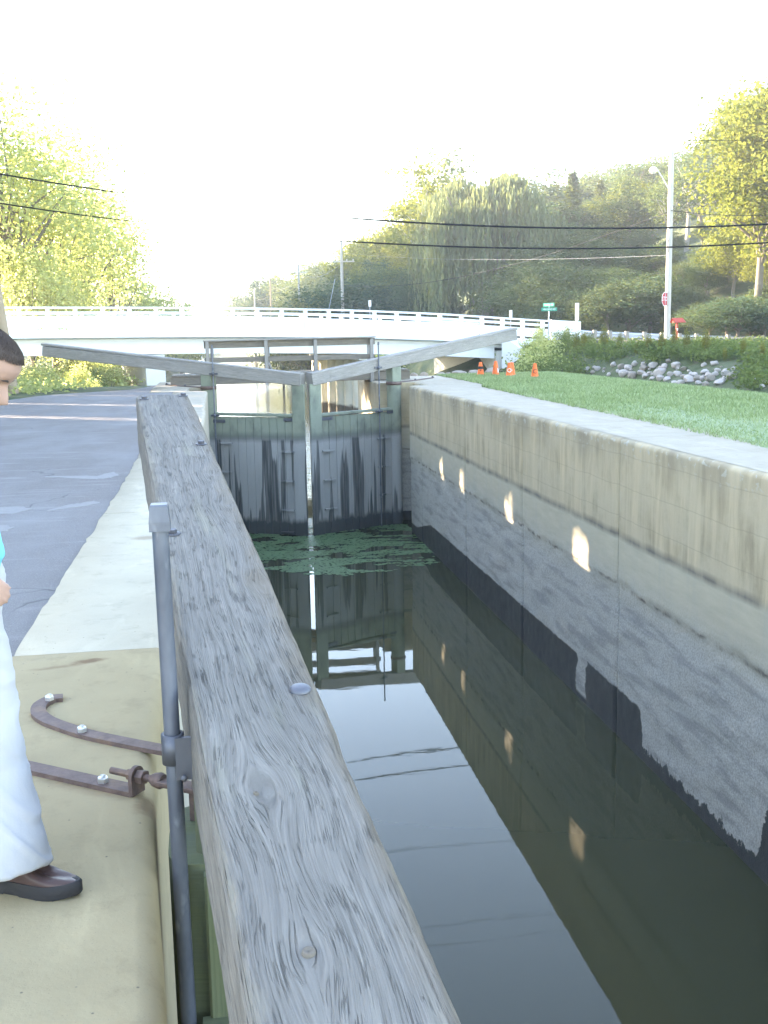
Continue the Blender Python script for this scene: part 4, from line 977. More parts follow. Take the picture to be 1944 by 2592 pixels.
hgt = (.022 + .035 * rng.random(nb)) * np.clip(yy / 14, .7, 1.5); az = rng.random(nb) * 6.283; wd = (.004 + .004 * rng.random(nb)) * np.clip(yy / 12, .8, 2.2)
ln = rng.normal(0, .5, (nb, 2)) * hgt[:, None]
V = np.zeros((nb, 3, 3)); V[:, 0] = np.stack([xx - np.cos(az) * wd, yy - np.sin(az) * wd, zz], 1); V[:, 1] = np.stack([xx + np.cos(az) * wd, yy + np.sin(az) * wd, zz], 1); V[:, 2] = np.stack([xx + ln[:, 0], yy + ln[:, 1], zz + hgt], 1)
UVb = np.stack([np.clip(rng.normal(.5, .28, nb), 0, 1), rng.random(nb)], 1)
tag(mesh_obj('grass_blades', quads_mesh('grass_blades', V, UVb), M['blade']), 'dewy short grass blades of the lawn', 'grass', kind='stuff')

nd = 26000; fx = rng.uniform(-.25, 4.9, nd); fy = 21.6 + 6.8 * rng.random(nd) ** .9; keep = []
edge_pts = [(-.3, 23.2), (1.0, 22.9), (1.6, 22.3), (2.3, 22.0), (3.2, 22.2), (4.0, 22.8), (4.6, 22.9), (5, 23.2)]
for x, y in zip(fx, fy):
    e = interp(x, edge_pts) + .12 * nz(x, 0, 2.5, 1); d = y - e
    g_ = mnoise.fractal((x * .9, y * 2.6, 0.3), .9, 2, 4)
    keep.append(d > 0 and g_ > -.28 + .8 * math.exp(-d / .6) + (.25 if y > 26.6 else 0) + .25 * nz(x * 3, y * 9, 1, 6))
keep = np.array(keep); fx, fy = fx[keep], fy[keep]; nf = len(fx); rr = rng.uniform(.016, .042, nf); a0 = rng.random(nf) * 6.28
V = np.zeros((nf, 5, 3))
for k in range(5): V[:, k] = np.stack([fx + rr * np.cos(a0 + k * 1.2566) * 1.2, fy + rr * np.sin(a0 + k * 1.2566), np.full(nf, WZ + .004) + .002 * rng.random(nf)], 1)
tag(mesh_obj('duckweed', quads_mesh('duckweed', V), M['weed']), 'green duckweed drifting on the water against the gates', 'duckweed', kind='stuff')

def rock_mesh(seed):
    bm = bmesh.new(); bmesh.ops.create_icosphere(bm, subdivisions=2, radius=1); r = random.Random(seed)
    pl = [(Vector((r.gauss(0, 1), r.gauss(0, 1), r.gauss(0, 1))).normalized(), r.uniform(.55, .9)) for _ in range(9)]
    for v in bm.verts:
        for n, d in pl:
            e = v.co.dot(n) - d
            if e > 0: v.co -= n * e
        v.co += v.co.normalized() * .06 * mnoise.noise(v.co * 2.5 + Vector((seed, 0, 0)))
    me = bpy.data.meshes.new('rock'); bm.to_mesh(me); bm.free(); me.materials.append(M['rock']); return me
RK = [rock_mesh(s) for s in range(6)]
rk = [(480,605,40),(550,605,45),(655,575,45),(705,590,50),(680,620,35),(750,600,60),(790,570,50),(850,575,45),(850,605,60),(715,640,70),(830,632,50),(885,632,45),(860,655,50),(775,655,90),(910,590,70),(955,632,85),(905,668,40),(955,670,60),(1010,555,40),(985,600,60),(1060,590,70),(1025,640,45),(1070,640,60),(1110,600,50),(1145,675,75),(1090,690,50),(1050,700,50),(1180,640,40),(1200,665,50),(1205,690,45),(1245,625,55),(1240,575,40),(1270,645,50),(1285,670,60),(1310,640,50),(1310,570,60),(1385,630,60),(1440,635,40),(1425,660,75),(1360,678,45),(1340,700,70),(1285,710,30),(1310,715,30),(1250,705,50),(1655,615,40),(1640,690,50),(1620,720,50),(1480,600,30),(590,600,30),(620,640,35),(930,650,40),(1000,670,45),(740,625,35),(1110,650,45),(1160,630,35),(1330,610,40),(1400,655,35),(1230,660,35),(1560,640,40),(1590,665,35)] + [(random.uniform(500, 1480), 585 + random.uniform(0, 90) + max(0, (q - 20)) * .0, random.uniform(18, 34)) for q in range(46)]
for i, (zx, zy, zw) in enumerate(rk):
    if zy > 625 + (zx - 480) * .095 and zw < 34.5: continue
    p = on_ground(1300 + zx * .388, 700 + zy * .388 + 4)
    if p is None: continue
    d = p.y; s_ = zw * .388 * d / 2695 / 2 * 1.2
    o = mesh_obj('rock', RK[i % 6]); o.location = p + Vector((0, 0, s_ * .35)); o.scale = (s_, s_ * .9, s_ * random.uniform(.62, .85)); o.rotation_euler = (random.uniform(-.3, .3), random.uniform(-.3, .3), random.random() * 6.3)
    if i % 5 == 3: o.material_slots[0].link = 'OBJECT'; o.material_slots[0].material = M['rock2']
    tag(o, 'pale rough boulder in the riprap heap beyond the lawn', 'rock', 'riprap boulders beyond the lawn')
# dark loose stones behind the right coping
for i in range(9):
    o = mesh_obj('rock', RK[i % 6]); x, y = 6.0 + i * .34 + random.uniform(-.1, .1), 34.0 + random.uniform(-.2, .5)
    s_ = random.uniform(.14, .30); o.location = (x, y, -.05); o.scale = (s_, s_, s_ * .8); o.rotation_euler = (0, 0, random.random() * 6); o.material_slots[0].link = 'OBJECT'; o.material_slots[0].material = M['rock2']
    tag(o, 'dark brown stone on the bank between the right gate and the cones', 'rock', 'dark stones behind the right coping')

# ------------------------------------------------------------------ trees and plants
def leaf_quads(C, l, w, up_bias=0.3, droop=0.0):
    n = len(C); a = rng.normal(0, 1, (n, 3)); a[:, 2] = a[:, 2] * .6 - droop; a /= np.linalg.norm(a, axis=1)[:, None]
    nrm = rng.normal(0, 1, (n, 3)); nrm[:, 2] += up_bias; b = np.cross(a, nrm); b /= np.linalg.norm(b, axis=1)[:, None] + 1e-9
    L_ = (l * rng.uniform(.6, 1.25, n))[:, None]; W_ = (w * rng.uniform(.6, 1.25, n))[:, None]
    return np.stack([C - a * L_ * .5, C + b * W_ * .5 + a * L_ * .05, C + a * L_ * .5, C - b * W_ * .5 + a * L_ * .05], 1)
def tree_meshes(seed, h=10., R=3.6, z0=2.2, clumps=120, per=70, leaf=.26, sig=.55, limbs=14, trunk_r=.18, sparse=0.0, flat=1.0):
    r = random.Random(seed); g = np.random.default_rng(seed)
    zc = (z0 + h) / 2; hz = (h - z0) / 2; C = []
    while len(C) < clumps:
        d = g.normal(0, 1, 3); d /= np.linalg.norm(d)
        lob = .74 + .42 * mnoise.noise(Vector(d * 1.7) + Vector((seed * 3.1, 0, 0)))
        q = d * lob * g.random() ** (.33 if sparse < .5 else .25)
        z = zc + q[2] * hz; k = 1 - .25 * (q[2] > .2) * q[2]
        C.append((q[0] * R * k, q[1] * R * k, z))
    C = np.array(C); n = clumps * per; ci = g.integers(0, clumps, n); sg = sig * (.6 + .7 * g.random(clumps))[ci]
    off = g.normal(0, 1, (n, 3)) * sg[:, None]; off[:, 2] *= .62 * flat
    V = leaf_quads(C[ci] + off, leaf, leaf * .62)
    uv = np.stack([np.clip(g.normal(.5, .2, n) + .25 * (g.random(clumps) - .5)[ci], 0, 1), g.random(n)], 1)
    crown = quads_mesh('crown', V, uv)
    m = MB(); top = (r.uniform(-.3, .3), r.uniform(-.3, .3), z0 + (h - z0) * .62); tp = [(0, 0, -.3), (r.uniform(-.1, .1), r.uniform(-.1, .1), z0 * .6), (top[0] * .5, top[1] * .5, z0 + .15 * h), top]
    m.tube(tp, [trunk_r * 1.15, trunk_r, trunk_r * .75, trunk_r * .25], 9)
    for i in range(limbs):
        e = Vector(C[r.randrange(clumps)]); t = r.uniform(.35, .95); s = Vector(tp[1]).lerp(Vector(tp[2]), min(1, t * 1.3)) if t < .75 else Vector(tp[2]).lerp(Vector(tp[3]), (t - .75) * 4)
        if e.z < s.z + .2: s.z = max(z0 * .5, e.z - 1.0)
        mid = s.lerp(e, .5) + Vector((r.uniform(-.3, .3), r.uniform(-.3, .3), r.uniform(.0, .5))); rr = trunk_r * r.uniform(.22, .45)
        m.tube([s, mid, e], [rr, rr * .6, rr * .15], 6)
    return crown, m.mesh('trunk')
def willow_meshes(seed):
    g = np.random.default_rng(seed); V = []; UV = []
    n = 3300; cl = [(g.random() * 6.283, g.random() ** .5) for _ in range(75)]
    for i in range(n):
        a, rad = cl[g.integers(0, 75)]; rad0 = rad; lob = 1 + .34 * mnoise.noise(Vector((math.cos(a) * 1.9, math.sin(a) * 1.9, seed)))
        ox, oy = g.normal(0, .36, 2); x, y = math.cos(a) * rad * 3.75 * lob + ox, math.sin(a) * rad * 3.75 * lob + oy; drop = (ox * ox + oy * oy) * 1.6
        ztop = 9.6 * (1 - .42 * rad ** 2.6) * (.95 + .12 * mnoise.noise(Vector((x * .75, y * .75, 4)))); L_ = g.uniform(1.2, 5.4) * (.45 + .75 * rad); zb = max(.5, ztop - L_)
        k = int((ztop - zb) / .30) + 1
        zz = ztop - np.arange(k) * .30; sw = g.normal(0, .03, k).cumsum()
        cx = x * (1 + .06 * np.linspace(0, 1, k)) + sw; cy = y * (1 + .06 * np.linspace(0, 1, k)) + g.normal(0, .03, k).cumsum()
        C = np.stack([cx, cy, zz], 1); th = g.random(k) * 6.28; b = np.stack([np.cos(th), np.sin(th), np.zeros(k)], 1) * .045
        dn = np.stack([g.normal(0, .05, k), g.normal(0, .05, k), np.full(k, -.40)], 1)
        V.append(np.stack([C, C + dn * .45 + b, C + dn, C + dn * .45 - b], 1)); UV.append(np.stack([np.clip(np.full(k, g.random()) * .6 + g.random(k) * .4, 0, 1), g.random(k)], 1))
    crown = quads_mesh('crown', np.concatenate(V), np.concatenate(UV))
    m = MB(); r = random.Random(seed); m.tube([(0, 0, -.3), (.1, 0, 1.2), (0, .1, 2.6)], [.45, .36, .3], 10)
    for i in range(14):
        a = i * .449 + r.uniform(-.2, .2); rd = r.uniform(1.2, 2.9); m.tube([(0, .1, 2.2), (math.cos(a) * rd * .4, math.sin(a) * rd * .4, 5), (math.cos(a) * rd, math.sin(a) * rd, r.uniform(6.8, 8.6))], [.2, .12, .03], 6)
    return crown, m.mesh('trunk')
def conifer_meshes(seed):
    g = np.random.default_rng(seed); C = []; ax = []
    for z in np.arange(.8, 9.8, .34):
        rr = 1.95 * (1 - z / 10.2) ** .8 + .08; nb_ = 9
        for b in range(nb_):
            a = g.random() * 6.28; L_ = rr * g.uniform(.75, 1.12)
            for s in np.arange(.15, 1, .09):
                C.append((math.cos(a) * L_ * s, math.sin(a) * L_ * s, z - .28 * L_ * s + .12 * s * s + g.normal(0, .04))); 
    C = np.array(C); C = np.repeat(C, 3, axis=0) + g.normal(0, .07, (len(C) * 3, 3)); V = leaf_quads(C, .34, .11, .6, .35)
    m = MB(); m.tube([(0, 0, -.3), (0, 0, 5), (0, 0, 9.9)], [.17, .11, .02], 8); return quads_mesh('crown', V), m.mesh('trunk')
def bush_mesh(seed, h=1.6, R=.9, n=1500, leaf=.11, upright=False):
    g = np.random.default_rng(seed); k = 26; a = g.random(k) * 6.28; rd = g.random(k) ** .6 * R * .8; cz = h * (.25 + .6 * g.random(k)) * (1 - .35 * rd / R)
    C = np.stack([np.cos(a) * rd, np.sin(a) * rd, cz], 1); ci = g.integers(0, k, n); off = g.normal(0, 1, (n, 3)) * R * .24
    if upright: off[:, 2] *= 2.0
    P = C[ci] + off; P[:, 2] = np.clip(P[:, 2], .02, None)
    V = leaf_quads(P, leaf * (1.5 if upright else 1), leaf * .6, .4, -.7 if upright else 0)
    m = MB(); r = random.Random(seed)
    for i in range(7): e = Vector(C[i]); m.tube([(e.x * .15, e.y * .15, -.1), (e.x * .5, e.y * .5, e.z * .6), e], [.018, .013, .005], 5)
    return quads_mesh('foliage', V), m.mesh('stems')
T = {'high': tree_meshes(12, R=3.0, z0=5.2, clumps=110, per=80, limbs=18),  # high crown shaped to shade the right bank, not the weeds below
     'airy': tree_meshes(11, R=3.5, z0=1.4, clumps=120, per=62, leaf=.19, sig=.62, limbs=26),
     'broad': tree_meshes(1, per=85), 'round': tree_meshes(2, R=4.4, z0=1.2, clumps=150, per=70), 'tall': tree_meshes(3, R=2.7, z0=2.6, clumps=110, per=85), 'sparse': tree_meshes(4, R=2.8, z0=3.2, clumps=70, per=40, limbs=34, sparse=1, sig=.42),
     'low': tree_meshes(5, R=5.2, z0=.2, clumps=170, per=70, sig=.7), 'willow': willow_meshes(3), 'conifer': conifer_meshes(2), 'fine': tree_meshes(8, R=3.4, z0=1.6, clumps=150, per=95, leaf=.19, sig=.5, limbs=20)}
B = {'bush': bush_mesh(1), 'bush2': bush_mesh(2, 1.3, 1.1), 'tallweed': bush_mesh(3, 1.9, .6, 1300, .10, True)}
def plant(kind, x, y, h, mat, label, cat, name, group=None, rz=None, sxy=1.0, bark='bark', store=None, parts=('crown', 'trunk'), unit=10., dz=0):
    o = thing(name, label, cat, (x, y, gh(x, y) + dz), group); s = h / unit
    for me, nm, mt in ((store[kind][0], parts[0], M[mat]), (store[kind][1], parts[1], M[bark])):
        if not me.materials: me.materials.append(mt)
        c = bpy.data.objects.new(nm, me); COL.objects.link(c); c.parent = o; c.scale = (s * sxy, s * sxy, s)
        c.rotation_euler = (0, 0, random.random() * 6.28 if rz is None else rz)
        c.material_slots[0].link = 'OBJECT'; c.material_slots[0].material = mt
    o.children[1].rotation_euler = o.children[0].rotation_euler
    return o
def tree_px(kind, px, ytop, Y, mat, label, group=None, sxy=1.0, bark='bark', name='tree'):
    q = at(px, ytop, Y); z = gh(q.x, Y); return plant(kind, q.x, Y, max(2.5, q.z - z), mat, label, 'tree', name, group, None, sxy, bark, T)
# right bank
tree_px('willow', 1235, 398, 95, 'lf_willow', 'huge weeping willow with hanging grey green strands behind the bridge', sxy=1.12, name='willow_tree')
tree_px('sparse', 1078, 372, 101, 'lf_yel', 'tall open tree with pale bare trunk left of the willow', bark='bark_pale', sxy=.9)
tree_px('sparse', 1130, 360, 110, 'lf_green', 'thin crowned tree poking out behind the willow top', bark='bark_pale')
for px, yt, Y, k, mt, s in ((1000, 645, 106, 'low', 'lf_dark', .8), (1050, 660, 99, 'low', 'lf_dark', .7), (945, 640, 116, 'round', 'lf_dark', .9), (1130, 690, 98, 'low', 'lf_dark', .7), (1350, 690, 92, 'low', 'lf_dark', 1.2)):
    tree_px(k, px, yt, Y, mt, 'dark low tree in the shade at the foot of the willow', 'dark low trees round the willow', s)
for px, yt, Y, k in ((1020, 500, 128, 'broad'), (965, 545, 134, 'fine'), (905, 590, 150, 'broad'), (1050, 560, 120, 'fine')):
    tree_px(k, px, yt, Y, 'lf_yel', 'sunlit yellow green tree left of the willow', 'sunlit trees left of the willow', 1.0)
tree_px('round', 775, 733, 108, 'lf_tan', 'small pinkish tan tree behind the railing left of the tallest far pole', sxy=.9)
tree_px('low', 712, 748, 112, 'lf_yel', 'small yellow green bushy tree beside the tan one', sxy=.8)
tree_px('conifer', 1450, 432, 106, 'lf_con', 'tall dark spruce right of the willow', name='spruce_tree', sxy=1.05)
tree_px('conifer', 1519, 452, 112, 'lf_con', 'second spruce, with wide drooping boughs, right of the first', name='spruce_tree', sxy=1.15)
tree_px('broad', 1590, 436, 100, 'lf_green', 'round green tree between the spruces and the tall pole')
tree_px('tall', 1655, 450, 104, 'lf_green', 'narrow green tree just left of the lamp')
tree_px('sparse', 1745, 375, 92, 'lf_green', 'open branched tree with pale limbs right of the tall pole', bark='bark_pale', sxy=1.3)
tree_px('sparse', 1700, 420, 90, 'lf_green', 'open tree with pale limbs directly behind the top of the tall pole', bark='bark_pale', sxy=1.2)
tree_px('round', 1865, 520, 70, 'lf_yel', 'yellow green rounded tree at the right above the guardrail', sxy=1.15)
tree_px('round', 1950, 545, 66, 'lf_yel', 'yellow green tree cut by the right edge', sxy=1.0)
tree_px('round', 1790, 640, 72, 'lf_green', 'low green tree right of the red box', sxy=1.3)
tree_px('fine', 1945, 110, 62, 'lf_yel', 'tallest bright yellow tree in the upper right corner', sxy=.85)
tree_px('fine', 2070, 60, 60, 'lf_yel', 'tall yellow tree just outside the right edge', sxy=1.1)
sky_ = [(1140, 460), (1320, 435), (1400, 425), (1480, 415), (1550, 402), (1650, 392), (1700, 370), (1800, 315), (1880, 250), (1990, 190)]
def fill(y0, y1, px0, px1, step, top, kinds, mats, label, group, s):
    px = px0; i = 0
    while px < px1:
        tp = top(px) + random.uniform(-28, 28); tree_px(kinds[i % len(kinds)], px, tp, random.uniform(y0, y1), mats[i % len(mats)], label, group, s * random.uniform(.85, 1.2)); px += step * random.uniform(.75, 1.25); i += 1
fill(68, 75, 1440, 2010, 46, lambda p: 722 - (p - 1440) * .02 + 30 * math.sin(p * .09), ('low', 'round', 'broad'), ('lf_dark', 'lf_green', 'lf_dark'), 'dense low thicket tree along the road just behind the guardrail', 'thicket trees behind the guardrail', 1.75)
fill(58, 63, 1800, 2010, 40, lambda p: 775 + 18 * math.sin(p * .11), ('low', 'round'), ('lf_dark', 'lf_green'), 'low dark thicket bush at the foot of the tall yellow tree', 'thicket at the foot of the tall yellow tree', 2.0)
fill(75, 84, 1395, 2010, 62, lambda p: 655 - 25 * math.sin(p * .02), ('low', 'round', 'broad'), ('lf_dark', 'lf_green', 'lf_dark', 'lf_green'), 'dark green understorey tree standing behind the roadside thicket', 'understorey trees behind the thicket', 1.75)
fill(86, 96, 1400, 2020, 74, lambda p: 575 - 20 * math.sin(p * .031), ('round', 'broad', 'fine'), ('lf_dark', 'lf_green', 'lf_green'), 'green tree midway up the wooded slope, its top lit from the left', 'trees midway up the slope', 1.5)
fill(98, 112, 1330, 2040, 80, lambda p: interp(p, sky_) + 60, ('broad', 'fine', 'round'), ('lf_green', 'lf_dark', 'lf_green', 'lf_yel'), 'tall tree high on the wooded slope below the skyline', 'trees high on the slope', 1.45)
fill(125, 170, 1140, 2060, 62, lambda p: interp(p, sky_), ('broad', 'round', 'fine'), ('lf_green', 'lf_dark', 'lf_green'), 'hazy tree on the skyline of the wooded hill', 'trees on the hill skyline', 1.6)
fill(84, 92, 1335, 1450, 38, lambda p: 640, ('low', 'round'), ('lf_dark', 'lf_dark', 'lf_green'), 'dark bushy tree between the willow and the street sign', 'dark trees right of the willow', 1.5)
fill(100, 112, 900, 1075, 46, lambda p: 668, ('low', 'round'), ('lf_dark', 'lf_green'), 'dark bushy tree behind the railing left of the willow', 'dark trees left of the willow', 1.6)
far = [(1000, 560, 190), (955, 590, 210), (925, 575, 250), (885, 615, 200), (850, 640, 180), (820, 630, 240), (790, 655, 200), (745, 668, 215), (705, 672, 240), (665, 690, 225), (640, 712, 250), (605, 725, 480), (570, 733, 520), (535, 742, 560), (500, 752, 580), (470, 764, 600), (860, 700, 150), (810, 715, 160), (900, 690, 140), (670, 735, 230), (750, 720, 180), (595, 752, 500), (540, 760, 540), (975, 640, 150), (440, 775, 620)]
for i, (px, yt, Y) in enumerate(far):
    tree_px(('broad', 'round', 'fine')[i % 3], px, yt, Y, ('lf_dark', 'lf_green', 'lf_green', 'lf_yel', 'lf_dark')[i % 5], 'hazy distant tree beyond the bridge along the canal', 'distant trees along the canal', 1.2)
# left bank, in the sun
tree_px('airy', -20, 165, 64, 'lf_sun_painted', 'tallest sunlit yellow green tree at the left edge', sxy=1.05)
tree_px('airy', 95, 235, 70, 'lf_sun_painted', 'tall bright tree behind the left cables', sxy=1.0)
tree_px('airy', 185, 350, 78, 'lf_sun_painted', 'bright yellow green tree above the left end of the bridge', sxy=1.0)
tree_px('airy', 265, 450, 84, 'lf_sun_painted', 'pale glowing tree where the left cables fade', sxy=.9)
tree_px('low', 60, 560, 62, 'lf_sun_painted', 'bushy bright tree low behind the bridge at far left', sxy=.8)
tree_px('low', 165, 600, 66, 'lf_sun_painted', 'bushy bright tree low behind the bridge, right of the far left one', sxy=.7)
tree_px('airy', 310, 640, 96, 'lf_sun_painted', 'smaller glowing tree sloping down to the gap of sky', sxy=1.1)
tree_px('round', 385, 690, 112, 'lf_sun_painted', 'small pale tree before the gap of sky on the left bank', sxy=1.0)
tree_px('round', 450, 745, 130, 'lf_sun_painted', 'smallest pale tree at the right end of the left bank', sxy=1.1)
# shrubs
def shrub(kind, px, py, hpx, mat, label, group=None, p=None, name='shrub', cat='shrub', sxy=1.0):
    p = p or on_ground(px, py)
    if p is None: return
    h = hpx * p.y / 2695; u = {'bush': 1.6, 'bush2': 1.3, 'tallweed': 1.9}[kind]
    return plant(kind, p.x, p.y, h, mat, label, cat, name, group, None, sxy, 'bark', B, ('foliage', 'stems'), u)
for px, Y, zt, mt, s, k in ((1352, 49, 872, 'lf_sun_painted', 1.0, 'bush'), (1362, 51, 842, 'lf_sun_painted', 1.0, 'bush'), (1385, 50, 850, 'lf_sun_painted', 1.0, 'bush2'), (1415, 53, 832, 'lf_weed', 1.0, 'bush'), (1372, 46, 888, 'lf_sun_painted', 1.0, 'bush2'), (1395, 46, 895, 'lf_weed', 1.1, 'bush2'), (1440, 50, 868, 'lf_weed', 1.1, 'bush'), (1475, 48, 882, 'lf_weed', 1.1, 'bush2'), (1430, 44, 905, 'lf_weed', 1.2, 'bush2'), (1365, 54, 815, 'lf_sun_painted', .7, 'tallweed'), (1435, 55, 820, 'lf_weed', .6, 'tallweed'), (1358, 44, 912, 'lf_weed', .9, 'bush2')):
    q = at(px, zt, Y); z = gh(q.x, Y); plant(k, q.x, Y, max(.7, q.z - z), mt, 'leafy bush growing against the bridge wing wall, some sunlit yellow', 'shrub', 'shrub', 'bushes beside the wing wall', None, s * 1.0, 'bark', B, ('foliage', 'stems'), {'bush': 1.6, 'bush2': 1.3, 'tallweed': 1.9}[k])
for i in range(46):
    px = random.uniform(1490, 1950); py = random.uniform(880, 908) + (px - 1490) * .03; p = on_ground(px, py)
    if p: shrub(random.choice(('bush', 'bush2', 'bush2', 'tallweed')), 0, 0, random.uniform(12, 24), random.choice(('lf_weed', 'lf_weed', 'lf_green', 'lf_dark')), 'green weedy shrub on the bank between the boulders and the guardrail', 'weedy shrubs on the bank', p, sxy=1.25)
for px, py, hp in ((1460, 890, 52), (1478, 888, 50), (1528, 880, 62), (1570, 885, 50), (1640, 895, 56), (1676, 890, 56), (1706, 880, 50), (1738, 890, 62), (1785, 895, 70), (1880, 900, 52), (1835, 915, 40), (1930, 915, 56), (1610, 900, 36)):
    shrub('tallweed', px, py, hp, 'lf_gold', 'tall goldenrod stalk with rusty yellow tip above the bank weeds', 'goldenrod stalks on the bank', sxy=.55, name='goldenrod', cat='plant')
for i in range(60):
    x = random.uniform(-17, -2.6); Y = random.uniform(37, 62)
    if x > -3.2 - (Y - 37) * .06: continue
    p = Vector((x, Y, gh(x, Y))); shrub(random.choice(('bush', 'tallweed', 'tallweed', 'bush')), 0, 0, random.uniform(.8, 1.75) / Y * 2695, random.choice(('lf_sun_painted', 'lf_sun_painted', 'lf_sun_painted', 'lf_weed')), 'sunlit tall weeds and shrub under the bridge on the left bank', 'sunlit weeds on the left bank', p, sxy=1.3)
for i in range(26):   # canal banks seen under the bridge
    s_ = random.choice((-1, 1)); Y = random.uniform(66, 150); x = (-5.5 if s_ < 0 else 10.5) + s_ * random.uniform(0, 3)
    shrub('bush', 0, 0, random.uniform(1.4, 2.6) / Y * 2695, random.choice(('lf_sun_painted', 'lf_weed', 'lf_green')), 'waterside bush on the canal bank beyond the bridge', 'waterside bushes beyond the bridge', Vector((x, Y, gh(x, Y))), sxy=1.5)
for i in range(22):
    x = -16 + i * 2.0; Y = 336 + random.uniform(-4, 6); shrub('bush', 0, 0, random.uniform(2, 3.4) / Y * 2695, random.choice(('lf_sun_painted', 'lf_weed', 'lf_green')), 'bush on the bank that closes the far end of the canal', 'bushes at the far end of the canal', Vector((x, Y, gh(x, Y))), sxy=1.6)
# ground cover on the banks
def cover(name, label, pts, leaf, mat, per, spread, hh):
    pts = np.repeat(np.array(pts), per, axis=0); n = len(pts); pts = pts + np.stack([rng.normal(0, spread, n), rng.normal(0, spread, n), rng.random(n) ** 1.5 * hh], 1)
    tag(mesh_obj(name, quads_mesh(name, leaf_quads(pts, leaf, leaf * .55, .6, -.3)), M[mat]), label, 'ground cover', kind='stuff')
pts = []
for i in range(1500):
    px, py = random.uniform(1335, 1960), random.uniform(862, 985)
    if 1475 < px < 1885 and py > 912 + 10 * math.sin(px * .05): continue
    p = on_ground(px, py)
    if p and lawn_e(p.x, p.y) > .9: pts.append(p)
cover('undergrowth', 'low weeds covering the bank beyond the lawn', pts, .13, 'lf_weed', 22, .22, .28)
pts = []
for i in range(900):
    x, y = random.uniform(-18, -2.2), random.uniform(27, 62)
    if x > -6.0 and y < 27.5 or (y < 33 and x > -2.6 - (33 - y) * .42): continue
    if x > -2.6 - (y - 33) * .05: continue
    pts.append((x, y, gh(x, y)))
cover('meadow_grass', 'sunlit long grass and weeds left of the path', pts, .16, 'lf_sun_painted', 26, .3, .3)

# unseen blockers and trees, added left of the picture to shade the lock
def shade_blocker(y0, y1, gaps, label):
    """added hedge-shaped sun blocker between y0 and y1 in the row at x = -11; gaps = narrowing at the foot on either side"""
    X = -11.0; g0, g1 = gaps; m = MB(); P = []
    for i in range(161):
        z = -.1 + 12.0 * i / 160; k = min(1, max(0, (4.46 + .12 * mnoise.noise((y0 * 3, 1, 1)) - z) / .1)); a, b = y0 + g0 * k - .12 * (1 - k), y1 - g1 * k + .12 * (1 - k)
        f = 1 if z < 9.9 else math.sqrt(max(.01, 1 - ((z - 9.9) / 2.02) ** 2)); c, hw = (a + b) / 2, (b - a) / 2 * f; r = []
        for j in range(25):
            t = 2 * math.pi * j / 24; nn = 1 + .035 * mnoise.noise((math.cos(t) * 2, math.sin(t) * 2 + y0, z * 1.5)); r.append((X + math.cos(t) * .55 * f * nn, c + math.sin(t) * hw * (nn if z > 5 else 1), z))
        P.append(r)
    o = thing('shade_blocker', label, 'shade_blocker', (X, (y0 + y1) / 2, gh(X, 10)), 'added shade blockers in a row left of the path')
    m.grid(P, [[(random.random(), .5)] * 25] * 161, True); fo = m.build('foliage', M['lf_blocker'], o)
    ne = 1500; e_ = rng.integers(0, 2, ne); zc_ = rng.uniform(1.9, 5.0, ne); yy_ = np.where(e_ == 0, y0, y1) + np.where(e_ == 0, 1, -1) * (np.where(zc_ < 4.5, 1, 0) * np.where(e_ == 0, g0, g1)) + rng.normal(0, .10, ne)
    yy_ = np.where(e_ == 0, y0 + g0 * rng.random(ne) * 1.15, y1 - g1 * rng.random(ne) * 1.15); kp_ = (zc_ < 3.9) | (rng.random(ne) < .8); yy_, zc_ = yy_[kp_], zc_[kp_]; ne = len(zc_)
    V = leaf_quads(np.stack([X + rng.normal(0, .18, ne), yy_, zc_], 1) - np.array(base_of(o)), .10, .062); mesh_obj('sprays', quads_mesh('sprays', V), M['lf_con'], o); MB().tube([(X, (y0 + y1) / 2, -.4), (X, (y0 + y1) / 2, 3)], .12, 8).build('trunk', M['bark'], o)  # leaf cards put in the gaps to dim the sun patches
n = N('blocker_foliage'); M['lf_blocker'] = n.done(n.mix(n.noise(n.objc(), 12, 4), (.015, .03, .015), (.05, .08, .035)), .8, n.bump(n.noise(n.objc(), 20, 3), .8, .05))
SL = SUN_DIR.y / -SUN_DIR.x
gy_ = [(c + (4.816 + 11) * SL, wd) for c, wd in ((13.78, .62), (17.46, .50), (21.06, .42), (23.05, .42), (26.0, .36))]  # blocker gaps lined up with the sun so patches land on the wall
cuts = [(gy_[0][0] - 3.6 * (5 - i), 0) for i in range(5)][:5] + gy_ + [(gy_[-1][0] + 3.2, 0)]
cuts = [(gy_[0][0] - 18.5, 0)] + cuts
for (a, wa), (b, wb) in zip(cuts, cuts[1:]): shade_blocker(a, b, (wa / 2 + .0, wb / 2 + .0), 'added hedge-shaped shade blocker left of the path, outside the picture')
for i, (x, y, h) in enumerate(((-19, 49, 18), (-18.5, 55, 18), (-21, 61, 20), (-25, 54, 21), (-26, 66, 22))):  # trees added out of view so their crowns shade the right bank
    plant('high', x, y, h, 'lf_green', 'big tree added outside the picture, left of the path, to shade the right bank', 'tree', 'tree', 'added shade trees left of the path', None, 1.2, 'bark', T)

# unseen tall trees, added on the left slope to shade the right-hand wood
for i in range(9):
    plant(('broad', 'round')[i % 2], -43 + random.uniform(-2, 2), 122 + i * 9.5, random.uniform(33, 37), 'lf_green', 'very tall tree added on the left slope, outside the picture, to shade the right-hand wood', 'tree', 'tree', 'added tall trees on the left slope', None, .95, 'bark', T)

